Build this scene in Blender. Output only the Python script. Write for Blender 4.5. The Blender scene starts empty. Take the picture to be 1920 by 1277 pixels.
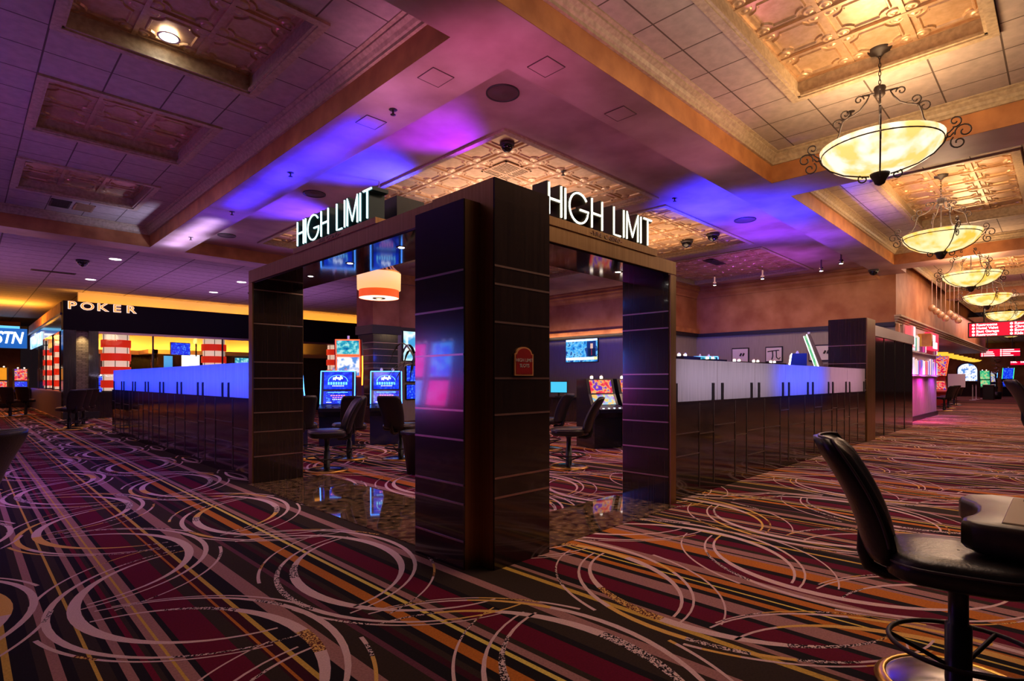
import bpy, math, random
from mathutils import Vector, Matrix
random.seed(7)
C = bpy.context.scene
COL = C.collection
PI = math.pi
R = math.radians

# ------------------------------------------------------------------ camera, view, world, large lights
cam_d = bpy.data.cameras.new('camera'); cam = bpy.data.objects.new('camera', cam_d); COL.objects.link(cam)
cam_d.sensor_width = 36.0; cam_d.lens = 1037 / 1920 * 36; cam_d.shift_y = (712 - 638.5) / 1920
cam_d.clip_end = 300
AZ = math.atan(1040 / 1037)
cam.location = (0, 0, 1.35); cam.rotation_euler = (PI / 2, 0, AZ - PI / 2)
C.camera = cam
C.view_settings.view_transform = 'Standard'; C.view_settings.look = 'None'
C.view_settings.exposure = 0.0; C.view_settings.gamma = 1.0; C.view_settings.use_curve_mapping = False
W = bpy.data.worlds.new('world'); C.world = W; W.use_nodes = True
W.node_tree.nodes['Background'].inputs[0].default_value = (0.55, 0.32, 0.42, 1)
W.node_tree.nodes['Background'].inputs[1].default_value = 0.016

def aim(o, target):
    o.rotation_euler = (Vector(target) - o.location).to_track_quat('-Z', 'Y').to_euler()
def spot(loc, target, color, power, angle=90, blend=0.9, size=0.15):
    l = bpy.data.lights.new('spot_light', 'SPOT'); l.energy = power; l.color = color
    l.spot_size = R(angle); l.spot_blend = blend; l.shadow_soft_size = size
    o = bpy.data.objects.new('spot_light', l); COL.objects.link(o); o.location = loc; aim(o, target); return o
def area(loc, target, color, power, sx, sy, spread=180):
    l = bpy.data.lights.new('area_light', 'AREA'); l.energy = power; l.color = color
    l.shape = 'RECTANGLE'; l.size = sx; l.size_y = sy; l.spread = R(spread)
    o = bpy.data.objects.new('area_light', l); COL.objects.link(o); o.location = loc; aim(o, target); return o
def point(loc, color, power, size=0.1):
    l = bpy.data.lights.new('point_light', 'POINT'); l.energy = power; l.color = color; l.shadow_soft_size = size
    o = bpy.data.objects.new('point_light', l); COL.objects.link(o); o.location = loc; return o

BLUE = (0.03, 0.08, 1.0); MAG = (1.0, 0.12, 0.45); VIO = (0.35, 0.12, 1.0); WARM = (1.0, 0.62, 0.30); AMB = (1.0, 0.42, 0.04)
# colour washes thrown up on to the painted soffit by added lamps without fittings
spot((6.2, 8.0, 4.12), (3.8, 8.0, 4.62), (0.015, 0.02, 1.0), 4200, 70)
spot((6.0, 6.2, 4.12), (3.9, 6.2, 4.62), (0.30, 0.02, 1.0), 800, 70)
spot((6.2, 11.0, 4.12), (3.9, 11.0, 4.62), (0.08, 0.03, 1.0), 2400, 70)
spot((4.4, 13.2, 2.6), (3.5, 13.9, 4.46), (0.55, 0.55, 1.0), 330, 60)
spot((3.1, 3.3, 2.85), (4.3, 4.6, 4.76), (1.0, 0.22, 0.58), 95, 95)
spot((3.0, 5.2, 3.2), (3.6, 5.0, 4.46), (1.0, 0.40, 0.70), 40, 90)
spot((8.0, 3.2, 3.0), (6.2, 3.9, 4.6), (1.0, 0.30, 0.60), 45, 110)
spot((10.6, 5.2, 2.3), (10.6, 4.5, 4.76), (0.02, 0.02, 1.0), 3600, 78)
spot((12.8, 5.0, 2.3), (13.0, 4.5, 4.76), (0.16, 0.03, 1.0), 1000, 85)
spot((15.5, 5.4, 2.3), (16.2, 6.0, 4.76), (0.45, 0.08, 1.0), 340, 90)
area((3.50, 8.3, 3.4), (3.50, 8.3, 5), (0.015, 0.015, 1.0), 40, .1, 4.6, 34)
area((3.50, 13.2, 3.4), (3.50, 13.2, 5), (0.50, 0.46, 1.0), 15, .1, 3.0, 34)
area((4.5, 1.5, 3.9), (4.5, 1.5, 5), (1.0, 0.70, 0.58), 26, 4.0, 1.6)  # added uplight for the near corridor coffer tiles
# added uplights for trays and ceilings, then downward fill areas without fittings
area((7.2, 7.4, 4.0), (7.2, 7.4, 5), (1.0, 0.68, 0.58), 64, 2.6, 2.6, 125)
area((11.8, 7.4, 4.0), (11.8, 7.4, 5), (1.0, 0.62, 0.38), 58, 2.6, 2.6, 125)
area((7.2, 12.0, 4.0), (7.2, 12.0, 5), (1.0, 0.64, 0.50), 48, 2.6, 2.6, 125)
area((1.2, 8.6, 2.4), (1.2, 8.6, 5), (0.80, 0.28, 0.72), 3, 2.0, 8.0)
area((6.5, 19.5, 2.7), (6.5, 19.5, 5), (0.66, 0.26, 0.90), 80, 7.0, 5.0)
area((-0.5, 20.0, 2.7), (-0.5, 20.0, 5), (0.70, 0.26, 0.80), 45, 4.0, 6.0)
area((5.0, 1.4, 4.85), (5.0, 1.4, 0), (1.0, 0.70, 0.52), 70, 3.5, 1.6)
area((13.5, 1.6, 4.85), (13.5, 1.6, 0), (1.0, 0.64, 0.46), 130, 4.0, 1.6)
area((23.0, 1.8, 4.85), (23.0, 1.8, 0), (1.0, 0.60, 0.48), 200, 5.0, 1.6)
area((36.0, 2.6, 4.4), (36.0, 2.6, 0), (1.0, 0.55, 0.50), 260, 8.0, 1.6)
area((1.2, 6.0, 4.85), (1.2, 6.0, 0), (0.95, 0.56, 0.62), 22, 2.5, 5)
area((1.4, 11.5, 4.85), (1.4, 11.5, 0), (0.78, 0.40, 0.85), 28, 2.5, 4)
area((3.0, 19.5, 4.4), (3.0, 19.5, 0), (0.75, 0.40, 0.95), 70, 5, 5)
area((7.2, 7.5, 4.72), (7.2, 7.5, 0), (1.0, 0.62, 0.58), 50, 3.6, 3.6)
area((12.0, 7.5, 4.72), (12.0, 7.5, 0), (1.0, 0.52, 0.42), 75, 3.6, 3.6)
area((16.5, 7.0, 4.72), (16.5, 7.0, 0), (1.0, 0.48, 0.45), 62, 3.0, 3.6)

# ------------------------------------------------------------------ helpers
class MB:
    def __init__(s): s.v = []; s.f = []; s.m = []; s.sm = []
    def add(s, vs, fs, mi=0, sm=False):
        o = len(s.v); s.v += [tuple(p) for p in vs]
        for f in fs: s.f.append(tuple(i + o for i in f)); s.m.append(mi); s.sm.append(sm)
        return s
    def quad(s, a, b, c, d, mi=0): return s.add([a, b, c, d], [(0, 1, 2, 3)], mi)
    def box(s, x0, x1, y0, y1, z0, z1, mi=0):
        v = [(x0,y0,z0),(x1,y0,z0),(x1,y1,z0),(x0,y1,z0),(x0,y0,z1),(x1,y0,z1),(x1,y1,z1),(x0,y1,z1)]
        return s.add(v, [(0,3,2,1),(4,5,6,7),(0,1,5,4),(1,2,6,5),(2,3,7,6),(3,0,4,7)], mi)
    def bbox(s, x0, x1, y0, y1, z0, z1, b=0.01, mi=0):   # chamfered box
        X = (x0, x0+b, x1-b, x1); Y = (y0, y0+b, y1-b, y1); Z = (z0, z0+b, z1-b, z1)
        rings = [[(X[1],Y[1]),(X[2],Y[1]),(X[2],Y[2]),(X[1],Y[2])],
                 [(X[1],Y[0]),(X[2],Y[0]),(X[3],Y[1]),(X[3],Y[2]),(X[2],Y[3]),(X[1],Y[3]),(X[0],Y[2]),(X[0],Y[1])]]
        o8 = rings[1]
        in8 = [(X[1],Y[1]),(X[2],Y[1]),(X[2],Y[1]),(X[2],Y[2]),(X[2],Y[2]),(X[1],Y[2]),(X[1],Y[2]),(X[1],Y[1])]
        v = [(x,y,Z[0]) for x,y in in8]+[(x,y,Z[1]) for x,y in o8]+[(x,y,Z[2]) for x,y in o8]+[(x,y,Z[3]) for x,y in in8]
        f = []
        for k in range(3):
            for i in range(8):
                j = (i+1) % 8; f.append((k*8+i, k*8+j, k*8+8+j, k*8+8+i))
        f.append(tuple(range(7,-1,-1))); f.append(tuple(24+i for i in range(8)))
        return s.add(v, f, mi)
    def prism(s, poly, z0, z1, mi=0, sm=False):          # polygon in xy, extruded in z
        n = len(poly)
        v = [(x,y,z0) for x,y in poly]+[(x,y,z1) for x,y in poly]
        f = [tuple(range(n-1,-1,-1)), tuple(range(n,2*n))]
        s.add(v, f, mi, False)
        return s.add(v, [(i,(i+1)%n,n+(i+1)%n,n+i) for i in range(n)], mi, sm)
    def side(s, poly, x0, x1, mi=0):                     # polygon in (y,z), extruded along x
        n = len(poly)
        v = [(x0,y,z) for y,z in poly]+[(x1,y,z) for y,z in poly]
        f = [tuple(range(n-1,-1,-1)), tuple(range(n,2*n))]+[(i,(i+1)%n,n+(i+1)%n,n+i) for i in range(n)]
        return s.add(v, f, mi)
    def lathe(s, prof, n=24, c=(0,0,0), mi=0, sm=True, sx=1, sy=1):
        v = []; k = len(prof)
        for i in range(n):
            a = 2*PI*i/n
            for r, z in prof: v.append((c[0]+r*math.cos(a)*sx, c[1]+r*math.sin(a)*sy, c[2]+z))
        f = []
        for i in range(n):
            j = (i+1) % n
            for q in range(k-1): f.append((i*k+q, j*k+q, j*k+q+1, i*k+q+1))
        s.add(v, f, mi, sm)
        return s
    def cyl(s, c, r, z0, z1, n=20, mi=0): return s.lathe([(0.0001,z0),(r,z0),(r,z1),(0.0001,z1)], n, (c[0],c[1],0), mi, False)
    def tube(s, pts, r, n=8, mi=0, closed=False):
        P = [Vector(p) for p in pts]; k = len(P); v = []; f = []
        ref = None
        for i, p in enumerate(P):
            if closed: t = (P[(i+1)%k]-P[i-1]).normalized()
            else: t = (P[min(i+1,k-1)]-P[max(i-1,0)]).normalized()
            if ref is None:
                ref = Vector((0,0,1)) if abs(t.z) < .9 else Vector((1,0,0))
                u = t.cross(ref).normalized()
            else:
                u = (u - t*u.dot(t)).normalized()
            w = t.cross(u); rr = r[i] if isinstance(r,(list,tuple)) else r
            for q in range(n):
                a = 2*PI*q/n; v.append(p+u*math.cos(a)*rr+w*math.sin(a)*rr)
        for i in range(k if closed else k-1):
            j = (i+1) % k
            for q in range(n): f.append((i*n+q, i*n+(q+1)%n, j*n+(q+1)%n, j*n+q))
        s.add(v, f, mi, True)
        if not closed: s.add(v[:n]+v[-n:], [tuple(range(n-1,-1,-1)), tuple(range(n,2*n))], mi)
        return s
    def xf(s, M):
        s.v = [tuple(M @ Vector(p)) for p in s.v]; return s
    def mesh(s, name, mats):
        me = bpy.data.meshes.new(name); me.from_pydata(s.v, [], s.f)
        for m in (mats if isinstance(mats,(list,tuple)) else [mats]): me.materials.append(m)
        me.polygons.foreach_set('material_index', s.m); me.polygons.foreach_set('use_smooth', s.sm); me.update()
        return me
    def build(s, name, mats, parent=None):
        o = bpy.data.objects.new(name, s.mesh(name, mats)); COL.objects.link(o)
        if parent is not None: o.parent = parent
        return o

def tag(o, label=None, cat=None, group=None, kind=None):
    if label: o['label'] = label
    if cat: o['category'] = cat
    if group: o['group'] = group
    if kind: o['kind'] = kind
    return o
def struct(o, label, cat): return tag(o, label, cat, None, 'structure')
def thing(name, label, cat, loc=(0,0,0), rz=0, group=None):
    o = bpy.data.objects.new(name, None); COL.objects.link(o); o.empty_display_size = .1
    o.location = loc; o.rotation_euler = (0,0,rz); return tag(o, label, cat, group)
def dup(root, loc, rz=0, label=None, group=None, scale=None):
    def rec(o, parent):
        c = o.copy(); COL.objects.link(c)
        if parent is not None: c.parent = parent
        for ch in list(o.children): rec(ch, c)
        return c
    r = rec(root, None); r.location = loc; r.rotation_euler = (0,0,rz)
    if scale: r.scale = scale
    if label: r['label'] = label
    if group: r['group'] = group
    return r
def text_mb(txt, size, depth, sx=1.0, align='CENTER', shear=0.0, bold=0.0):
    cu = bpy.data.curves.new('text', 'FONT'); cu.body = txt; cu.size = size; cu.extrude = depth/2
    cu.align_x = align; cu.align_y = 'CENTER'; cu.shear = shear; cu.offset = bold; cu.resolution_u = 3
    o = bpy.data.objects.new('text', cu); COL.objects.link(o)
    bpy.context.view_layer.update()
    me = bpy.data.meshes.new_from_object(o.evaluated_get(bpy.context.evaluated_depsgraph_get()))
    mb = MB(); mb.add([(v.co.x*sx, v.co.y, v.co.z) for v in me.vertices], [tuple(p.vertices) for p in me.polygons])
    bpy.data.objects.remove(o); bpy.data.curves.remove(cu); bpy.data.meshes.remove(me)
    return mb
# text stands upright: local x -> direction d on the floor plan, y -> up, z -> out of the face (normal)
def upright(loc, dx, dy):
    X = Vector((dx,dy,0)).normalized(); Y = Vector((0,0,1)); Z = X.cross(Y)
    M = Matrix(((X.x,Y.x,Z.x,loc[0]),(X.y,Y.y,Z.y,loc[1]),(X.z,Y.z,Z.z,loc[2]),(0,0,0,1))); return M

# ------------------------------------------------------------------ materials
def nt(name):
    m = bpy.data.materials.new(name); m.use_nodes = True
    return m, m.node_tree, m.node_tree.nodes['Principled BSDF']
def setp(b, col, rough, metal=0.0, spec=0.5, coat=0.0):
    b.inputs['Base Color'].default_value = (*col,1); b.inputs['Roughness'].default_value = rough
    b.inputs['Metallic'].default_value = metal; b.inputs['Specular IOR Level'].default_value = spec
    b.inputs['Coat Weight'].default_value = coat; b.inputs['Coat Roughness'].default_value = 0.05
def coords(T, scale):
    g = T.nodes.new('ShaderNodeNewGeometry'); mp = T.nodes.new('ShaderNodeMapping')
    mp.inputs['Scale'].default_value = scale if isinstance(scale,tuple) else (scale,)*3
    T.links.new(g.outputs['Position'], mp.inputs['Vector']); return mp.outputs['Vector']
def mat(name, col, rough=.5, metal=0.0, spec=.5, coat=0.0, noise=None, col2=None, bump=0.0, detail=4):
    m, T, b = nt(name); setp(b, col, rough, metal, spec, coat)
    if noise:
        n = T.nodes.new('ShaderNodeTexNoise'); n.inputs['Scale'].default_value = 1.0; n.inputs['Detail'].default_value = detail
        T.links.new(coords(T, noise), n.inputs['Vector'])
        if col2:
            r = T.nodes.new('ShaderNodeValToRGB'); r.color_ramp.elements[0].position = .35; r.color_ramp.elements[1].position = .68
            r.color_ramp.elements[0].color = (*col,1); r.color_ramp.elements[1].color = (*col2,1)
            T.links.new(n.outputs['Fac'], r.inputs['Fac']); T.links.new(r.outputs['Color'], b.inputs['Base Color'])
        if bump:
            bp = T.nodes.new('ShaderNodeBump'); bp.inputs['Strength'].default_value = bump; bp.inputs['Distance'].default_value = .01
            T.links.new(n.outputs['Fac'], bp.inputs['Height']); T.links.new(bp.outputs['Normal'], b.inputs['Normal'])
    return m
def emit(name, col, strength, base=None):
    m, T, b = nt(name); setp(b, base or col, .5); b.inputs['Emission Color'].default_value = (*col,1)
    b.inputs['Emission Strength'].default_value = strength; return m
def screen(name, cols, scale, strength, kind='VORONOI'):
    m, T, b = nt(name); setp(b, (.01,.01,.01), .15)
    t = T.nodes.new('ShaderNodeTexVoronoi' if kind == 'VORONOI' else 'ShaderNodeTexNoise'); t.inputs['Scale'].default_value = 1.0
    T.links.new(coords(T, scale), t.inputs['Vector'])
    r = T.nodes.new('ShaderNodeValToRGB'); r.color_ramp.interpolation = 'LINEAR' if kind == 'NOISE' else 'CONSTANT'
    e = r.color_ramp.elements
    while len(e) < len(cols): e.new(.5)
    lo, hi = (.30,.70) if kind == 'NOISE' else (0,1)
    for i, c in enumerate(cols): e[i].position = lo+(hi-lo)*i/len(cols); e[i].color = (*c,1)
    if kind == 'VORONOI':
        sx = T.nodes.new('ShaderNodeSeparateColor'); T.links.new(t.outputs['Color'], sx.inputs['Color']); T.links.new(sx.outputs[0], r.inputs['Fac'])
    else: T.links.new(t.outputs['Fac'], r.inputs['Fac'])
    T.links.new(r.outputs['Color'], b.inputs['Emission Color']); b.inputs['Emission Strength'].default_value = strength
    return m
def grid_tile(name, col, col2, sx, sy, ox, oy, line=.012):
    m, T, b = nt(name); setp(b, col, .75, 0, .25)
    g = T.nodes.new('ShaderNodeNewGeometry'); sep = T.nodes.new('ShaderNodeSeparateXYZ'); T.links.new(g.outputs['Position'], sep.inputs[0])
    outs = []
    for k, (s_, o_) in enumerate(((sx,ox),(sy,oy))):
        a = T.nodes.new('ShaderNodeMath'); a.operation = 'SUBTRACT'; T.links.new(sep.outputs[k], a.inputs[0]); a.inputs[1].default_value = o_-line/2
        w = T.nodes.new('ShaderNodeMath'); w.operation = 'WRAP'; T.links.new(a.outputs[0], w.inputs[0]); w.inputs[1].default_value = s_; w.inputs[2].default_value = 0
        l = T.nodes.new('ShaderNodeMath'); l.operation = 'LESS_THAN'; T.links.new(w.outputs[0], l.inputs[0]); l.inputs[1].default_value = line
        outs.append(l)
    mx = T.nodes.new('ShaderNodeMath'); mx.operation = 'MAXIMUM'; T.links.new(outs[0].outputs[0], mx.inputs[0]); T.links.new(outs[1].outputs[0], mx.inputs[1])
    n = T.nodes.new('ShaderNodeTexNoise'); n.inputs['Scale'].default_value = 9; n.inputs['Detail'].default_value = 6
    T.links.new(coords(T, 1.0), n.inputs['Vector'])
    r = T.nodes.new('ShaderNodeValToRGB'); r.color_ramp.elements[0].position = .35; r.color_ramp.elements[1].position = .7
    r.color_ramp.elements[0].color = (*[c*.82 for c in col],1); r.color_ramp.elements[1].color = (*col,1)
    T.links.new(n.outputs['Fac'], r.inputs['Fac'])
    mix = T.nodes.new('ShaderNodeMix'); mix.data_type = 'RGBA'
    T.links.new(mx.outputs[0], mix.inputs['Factor']); T.links.new(r.outputs['Color'], mix.inputs[6]); mix.inputs[7].default_value = (*col2,1)
    T.links.new(mix.outputs[2], b.inputs['Base Color'])
    bp = T.nodes.new('ShaderNodeBump'); bp.inputs['Strength'].default_value = .35; bp.inputs['Distance'].default_value = .02
    T.links.new(n.outputs['Fac'], bp.inputs['Height']); T.links.new(bp.outputs['Normal'], b.inputs['Normal'])
    return m

M = {}
M['copper'] = mat('copper_faux_paint', (.36,.135,.045), .5, 0, .4, 0, 3.0, (.58,.25,.085), .1, 8)
M['copper_dull'] = mat('wall_faux_paint', (.33,.115,.042), .6, 0, .3, 0, 1.6, (.50,.22,.095), .05, 8)
M['soffit'] = mat('soffit_faux_paint', (.34,.20,.18), .42, 0, .5, 0, 1.3, (.56,.37,.36), .05, 8)
M['crown'] = mat('crown_antique_cream', (.40,.30,.19), .5, 0, .4, 0, 20.0, (.56,.44,.28), .1)
M['tile'] = grid_tile('acoustic_tile', (.52,.43,.37), (.12,.09,.07), .61, .61, .63, .48, .017)
M['tile_far'] = grid_tile('acoustic_tile_far', (.48,.42,.42), (.10,.08,.08), 1.22, .61, .63, .48, .03)
M['tin'] = mat('stamped_tin', (.56,.36,.19), .36, .5, .5, 0, 14.0, (.68,.47,.28), .05)
M['tin_edge'] = mat('tin_dark_edge', (.30,.19,.08), .4, .3)
M['bronze'] = mat('brushed_bronze', (.33,.18,.080), .36, .9, .5, 0, (40,40,1.5), (.43,.25,.12), .02)
M['wood'] = mat('dark_espresso_wood', (.020,.011,.010), .19, 0, .5, .5, (60,60,1.2), (.036,.020,.017), .02)
M['matteblack'] = mat('matte_black', (.008,.006,.007), .65, 0, .15)
M['blackgloss'] = mat('black_gloss', (.008,.007,.008), .06, 0, .6)
M['inlay'] = mat('pink_bronze_inlay', (.46,.30,.26), .3, .8)
M['black'] = mat('black_satin', (.010,.009,.010), .35)
M['leather'] = mat('black_leather', (.016,.013,.014), .33, 0, .5, 0, 60.0, (.022,.018,.018), .15)
M['piping'] = mat('chair_piping', (.10,.08,.08), .3)
M['chrome'] = mat('dark_chrome', (.25,.23,.22), .2, 1.0)
M['gold'] = mat('gold_metal', (.62,.36,.07), .28, .9)
M['iron'] = mat('wrought_iron', (.022,.012,.008), .55, .2)
M['frost'] = mat('frosted_panel', (.30,.29,.30), .26, .1, .5, 0, (55,55,1.5), (.40,.385,.39), .0)
M['darkpanel'] = mat('dark_glass_panel', (.022,.013,.012), .10, 0, .6, .3)
M['line'] = mat('etched_line', (.22,.17,.16), .3, .7)
M['grey_wall'] = mat('grey_wallpaper', (.30,.275,.25), .7, 0, .3, 0, (40,40,2), (.36,.33,.30), .05)
M['trimblack'] = mat('black_trim', (.012,.011,.011), .4)
M['marble'] = mat('dark_marble', (.008,.005,.004), .035, 0, .7, 0, (13,13,13), (.28,.165,.08), .0, 10)
M['white'] = mat('white_paper', (.72,.70,.68), .6)
M['cream'] = mat('cream_wall', (.55,.47,.42), .5)
M['magenta_panel'] = mat('slatted_panel', (.36,.27,.25), .4, 0, .4, 0, (14,14,.3), (.44,.34,.31))
M['neon_cool'] = emit('neon_cool', (.62,1.0,1.0), 2.6)
M['neon_warm'] = emit('neon_warm', (.95,1.0,.82), 2.6)
M['letter_side'] = mat('letter_return', (.10,.075,.05), .4, .5)
M['letter_teal'] = mat('letter_teal', (.01,.06,.07), .4)
M['lamp'] = emit('downlight_glow', (1.0,.93,.80), 14.0)
M['lamp_soft'] = emit('can_glow', (1.0,.9,.8), 5.0)
M['black_ring'] = mat('dark_fitting', (.03,.022,.022), .5)
M['speaker'] = mat('speaker_grille', (.10,.055,.055), .6)

# ------------------------------------------------------------------ carpeted floor: stripes and arcs woven in one surface
CP = {}
for n, c in dict(black=(.010,.007,.008), brown=(.030,.018,.012), maroon=(.105,.004,.017), dmaroon=(.040,.005,.010), red=(.13,.006,.020),
                 pink=(.30,.140,.125), plum=(.11,.03,.045), orange=(.42,.125,.018), gold=(.50,.30,.055), yellow=(.62,.46,.09), olive=(.10,.08,.02)).items():
    CP[n] = mat('carpet_'+n, c, .95, 0, .1, 0, 90.0, tuple(x*1.35 for x in c))
CP['arc'] = mat('carpet_arc_rose', (.62,.40,.38), .95, 0, .1, 0, 120.0, (.74,.50,.47))
CP['arcgold'] = mat('carpet_arc_gold', (.66,.36,.08), .95, 0, .1, 0, 120.0, (.78,.45,.12))
def speck(name, a, b, sc):
    m, T, bs = nt(name); setp(bs, a, .95, 0, .1)
    v = T.nodes.new('ShaderNodeTexVoronoi'); v.inputs['Scale'].default_value = 1; T.links.new(coords(T, sc), v.inputs['Vector'])
    sc_ = T.nodes.new('ShaderNodeSeparateColor'); T.links.new(v.outputs['Color'], sc_.inputs['Color'])
    r = T.nodes.new('ShaderNodeValToRGB'); r.color_ramp.interpolation = 'CONSTANT'; r.color_ramp.elements[1].position = .5
    r.color_ramp.elements[0].color = (*a,1); r.color_ramp.elements[1].color = (*b,1)
    T.links.new(sc_.outputs[0], r.inputs['Fac']); T.links.new(r.outputs['Color'], bs.inputs['Base Color']); return m
CP['speck'] = speck('carpet_arc_speckled', (.02,.012,.014), (.72,.52,.48), 130.0)
CP['speckgold'] = speck('carpet_arc_gold_speckled', (.12,.03,.02), (.72,.42,.12), 130.0)
cnames = list(CP); ci = {n: i for i, n in enumerate(cnames)}
SEQ = [(.138,'gold'),(.167,'black'),(.25,'brown'),(.295,'pink'),(.339,'black'),(.38,'brown'),(.437,'gold'),(.453,'brown'),(.50,'black'),(.532,'pink'),
 (.570,'black'),(.612,'red'),(.639,'brown'),(.662,'black'),(.683,'pink'),(.714,'gold'),(.728,'pink'),(.773,'black'),(.802,'maroon'),(.985,'brown'),
 (1.06,'dmaroon'),(1.074,'orange'),(1.09,'dmaroon'),(1.14,'gold'),(1.167,'black'),(1.262,'pink'),(1.359,'brown'),(1.508,'plum'),(1.545,'black'),(1.62,'dmaroon'),
 (1.66,'brown'),(1.70,'black'),(1.748,'orange'),(1.825,'black'),(1.895,'yellow'),(1.924,'black'),(1.946,'pink'),(2.00,'brown'),(2.04,'maroon'),(2.20,'black'),
 (2.25,'brown'),(2.405,'pink'),(2.485,'brown'),(2.745,'gold'),(2.79,'brown'),(2.83,'pink'),(2.872,'black'),(2.95,'maroon'),(3.12,'black'),(3.17,'pink'),
 (3.31,'black'),(3.37,'orange'),(3.43,'black'),(3.485,'yellow'),(3.502,'black'),(3.56,'orange'),(3.64,'black'),(3.668,'pink'),(3.77,'maroon'),(3.98,'black'),
 (4.05,'orange'),(4.19,'pink'),(4.235,'black'),(4.26,'pink'),(4.36,'brown'),(4.42,'maroon'),(4.54,'black')]
PX = 4.52
fl = MB()
for k in range(-2, 16):
    for i, (x, n) in enumerate(SEQ):
        xn = SEQ[i+1][0] if i+1 < len(SEQ) else SEQ[0][0]+PX
        fl.quad((x+k*PX,-8,0),(xn+k*PX,-8,0),(xn+k*PX,42,0),(x+k*PX,42,0), ci[n])
rc = random.Random(3)
def ribbon(path, widths, z, cols):
    n = len(path); vs = []
    for i in range(n):
        a = path[max(i-1,0)]; b = path[min(i+1,n-1)]
        dx, dy = b[0]-a[0], b[1]-a[1]; L = math.hypot(dx,dy) or 1
        nx, ny = -dy/L*widths[i]/2, dx/L*widths[i]/2
        vs += [(path[i][0]+nx,path[i][1]+ny,z),(path[i][0]-nx,path[i][1]-ny,z)]
    for i in range(n-1):
        fl.add([vs[2*i],vs[2*i+1],vs[2*i+3],vs[2*i+2]], [(0,1,2,3)], ci[cols[i]])
def runs(n):
    out = []
    while len(out) < n:
        t = rc.random()
        c = 'arc' if t < .60 else 'arcgold' if t < .76 else 'speck' if t < .93 else 'speckgold'
        out += [c]*(rc.randint(6,11) if c == 'arc' else rc.randint(2,6))
    return out[:n]
def arc(xc, yc, a, b, side, wmin, wmax, t0=-86, t1=86, z=.0006):
    n = 30; path = []; w = []
    for i in range(n+1):
        t = R(t0+(t1-t0)*i/n)
        path.append((xc+side*a*math.cos(t), yc+b*math.sin(t))); w.append(wmin+(wmax-wmin)*max(0,math.cos(t))**3)
    ribbon(path, w, z, runs(n))
BX = [(.47,1.29,3.97,2.85),(1.58,2.40,3.42,3.95),(2.81,3.58,1.62,2.50),(3.83,4.70,1.15,2.25)]
PY = 2.23
for k in range(-2, 7):
    for (xl, xr, yl, yr) in BX:
        for j in range(-5, 17):
            w = xr-xl
            for side, y0 in ((-1,yl),(1,yr)):
                y = y0+j*PY+rc.uniform(-.05,.05); x = k*PX
                if y < -6 or y > 36 or (y > 12 and x > 8) : continue
                xc = x+(xr+.02 if side < 0 else xl-.02); q = rc.uniform(-.02,.02)
                arc(xc, y, w+.03, .95+q, side, .016, .066, -84, 86)
                arc(xc, y+side*.05, w+.16, 1.06+q, side, .013, .040, -88, 84, .0009)
                arc(xc, y-side*.03, w+.24, 1.17, side, .010, .024, -80, -12, .0012)
                arc(xc, y-side*.03, w+.24, 1.17, side, .010, .024, 16, 80, .0012)
floor = fl.build('floor', [CP[n] for n in cnames])
struct(floor, 'patterned casino carpet with maroon stripes and overlapping pink and gold arcs', 'floor')

# ------------------------------------------------------------------ ceilings, beams, coffers
def plate(mb, x0, x1, y0, y1, z, holes=(), th=.04, mi=0):
    xs = sorted({x0,x1,*[h[0] for h in holes],*[h[1] for h in holes]}); ys = sorted({y0,y1,*[h[2] for h in holes],*[h[3] for h in holes]})
    for i in range(len(xs)-1):
        for j in range(len(ys)-1):
            cx, cy = (xs[i]+xs[i+1])/2, (ys[j]+ys[j+1])/2
            if any(h[0]<cx<h[1] and h[2]<cy<h[3] for h in holes): continue
            mb.box(xs[i],xs[i+1],ys[j],ys[j+1],z,z+th,mi)
    return mb
ZB, ZI, ZC = 4.46, 4.76, 4.90
TL = [(.63,2.61,5.18,7.20),(.63,2.61,8.39,10.36),(.63,2.61,11.75,13.70)]                 # coffer on the left
TR = [(2.95,7.52,.48,2.46),(11.5,16.05,.50,2.48),(20.3,25.0,.55,2.5),(29,33.6,.8,2.6)]    # corridor coffers
TI = [(5.22,9.25,5.38,9.45),(9.70,14.0,5.50,9.45),(14.5,18.6,5.50,9.45),(5.22,9.25,10.15,14.2),(9.70,14.0,10.15,14.2)]   # over the gaming room
def ins(h, d): return (h[0]+d,h[1]-d,h[2]+d,h[3]-d)
struct(plate(MB(), -6, 3.15, 3.95, 15.2, ZC, [ins(h,.08) for h in TL]).build('ceiling', M['tile']), 'beige acoustic tile ceiling of the large coffer on the left', 'ceiling')
for k, (x0, x1) in enumerate(((.6,9.1),(9.95,17.9),(18.75,27.0),(27.8,36.2))):
    hs = [ins(h,.08) for h in TR if x0 < h[0] < x1]
    struct(plate(MB(), x0, x1, -2.2, 3.3, ZC, hs).build('ceiling', M['tile']),
           ['beige acoustic tile ceiling of the corridor coffer nearest the camera','beige acoustic tile ceiling of the second corridor coffer','acoustic tile ceiling of the third corridor coffer','acoustic tile ceiling of the fourth corridor coffer'][k], 'ceiling')
struct(plate(MB(), 36.2, 75, -2.2, 9.0, 4.46).build('ceiling', M['tile_far']), 'tile ceiling at the far end of the corridor', 'ceiling')
struct(plate(MB(), 3.87, 19.5, 3.95, 15.2, ZI, [ins(h,.08) for h in TI]).build('ceiling', M['soffit']), 'violet and pink washed painted ceiling around the tin trays over the gaming room', 'ceiling')
struct(plate(MB(), -8, 34, 15.9, 48, ZB).build('ceiling', M['tile_far']), 'dim violet tile ceiling in front of the poker room', 'ceiling')
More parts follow.
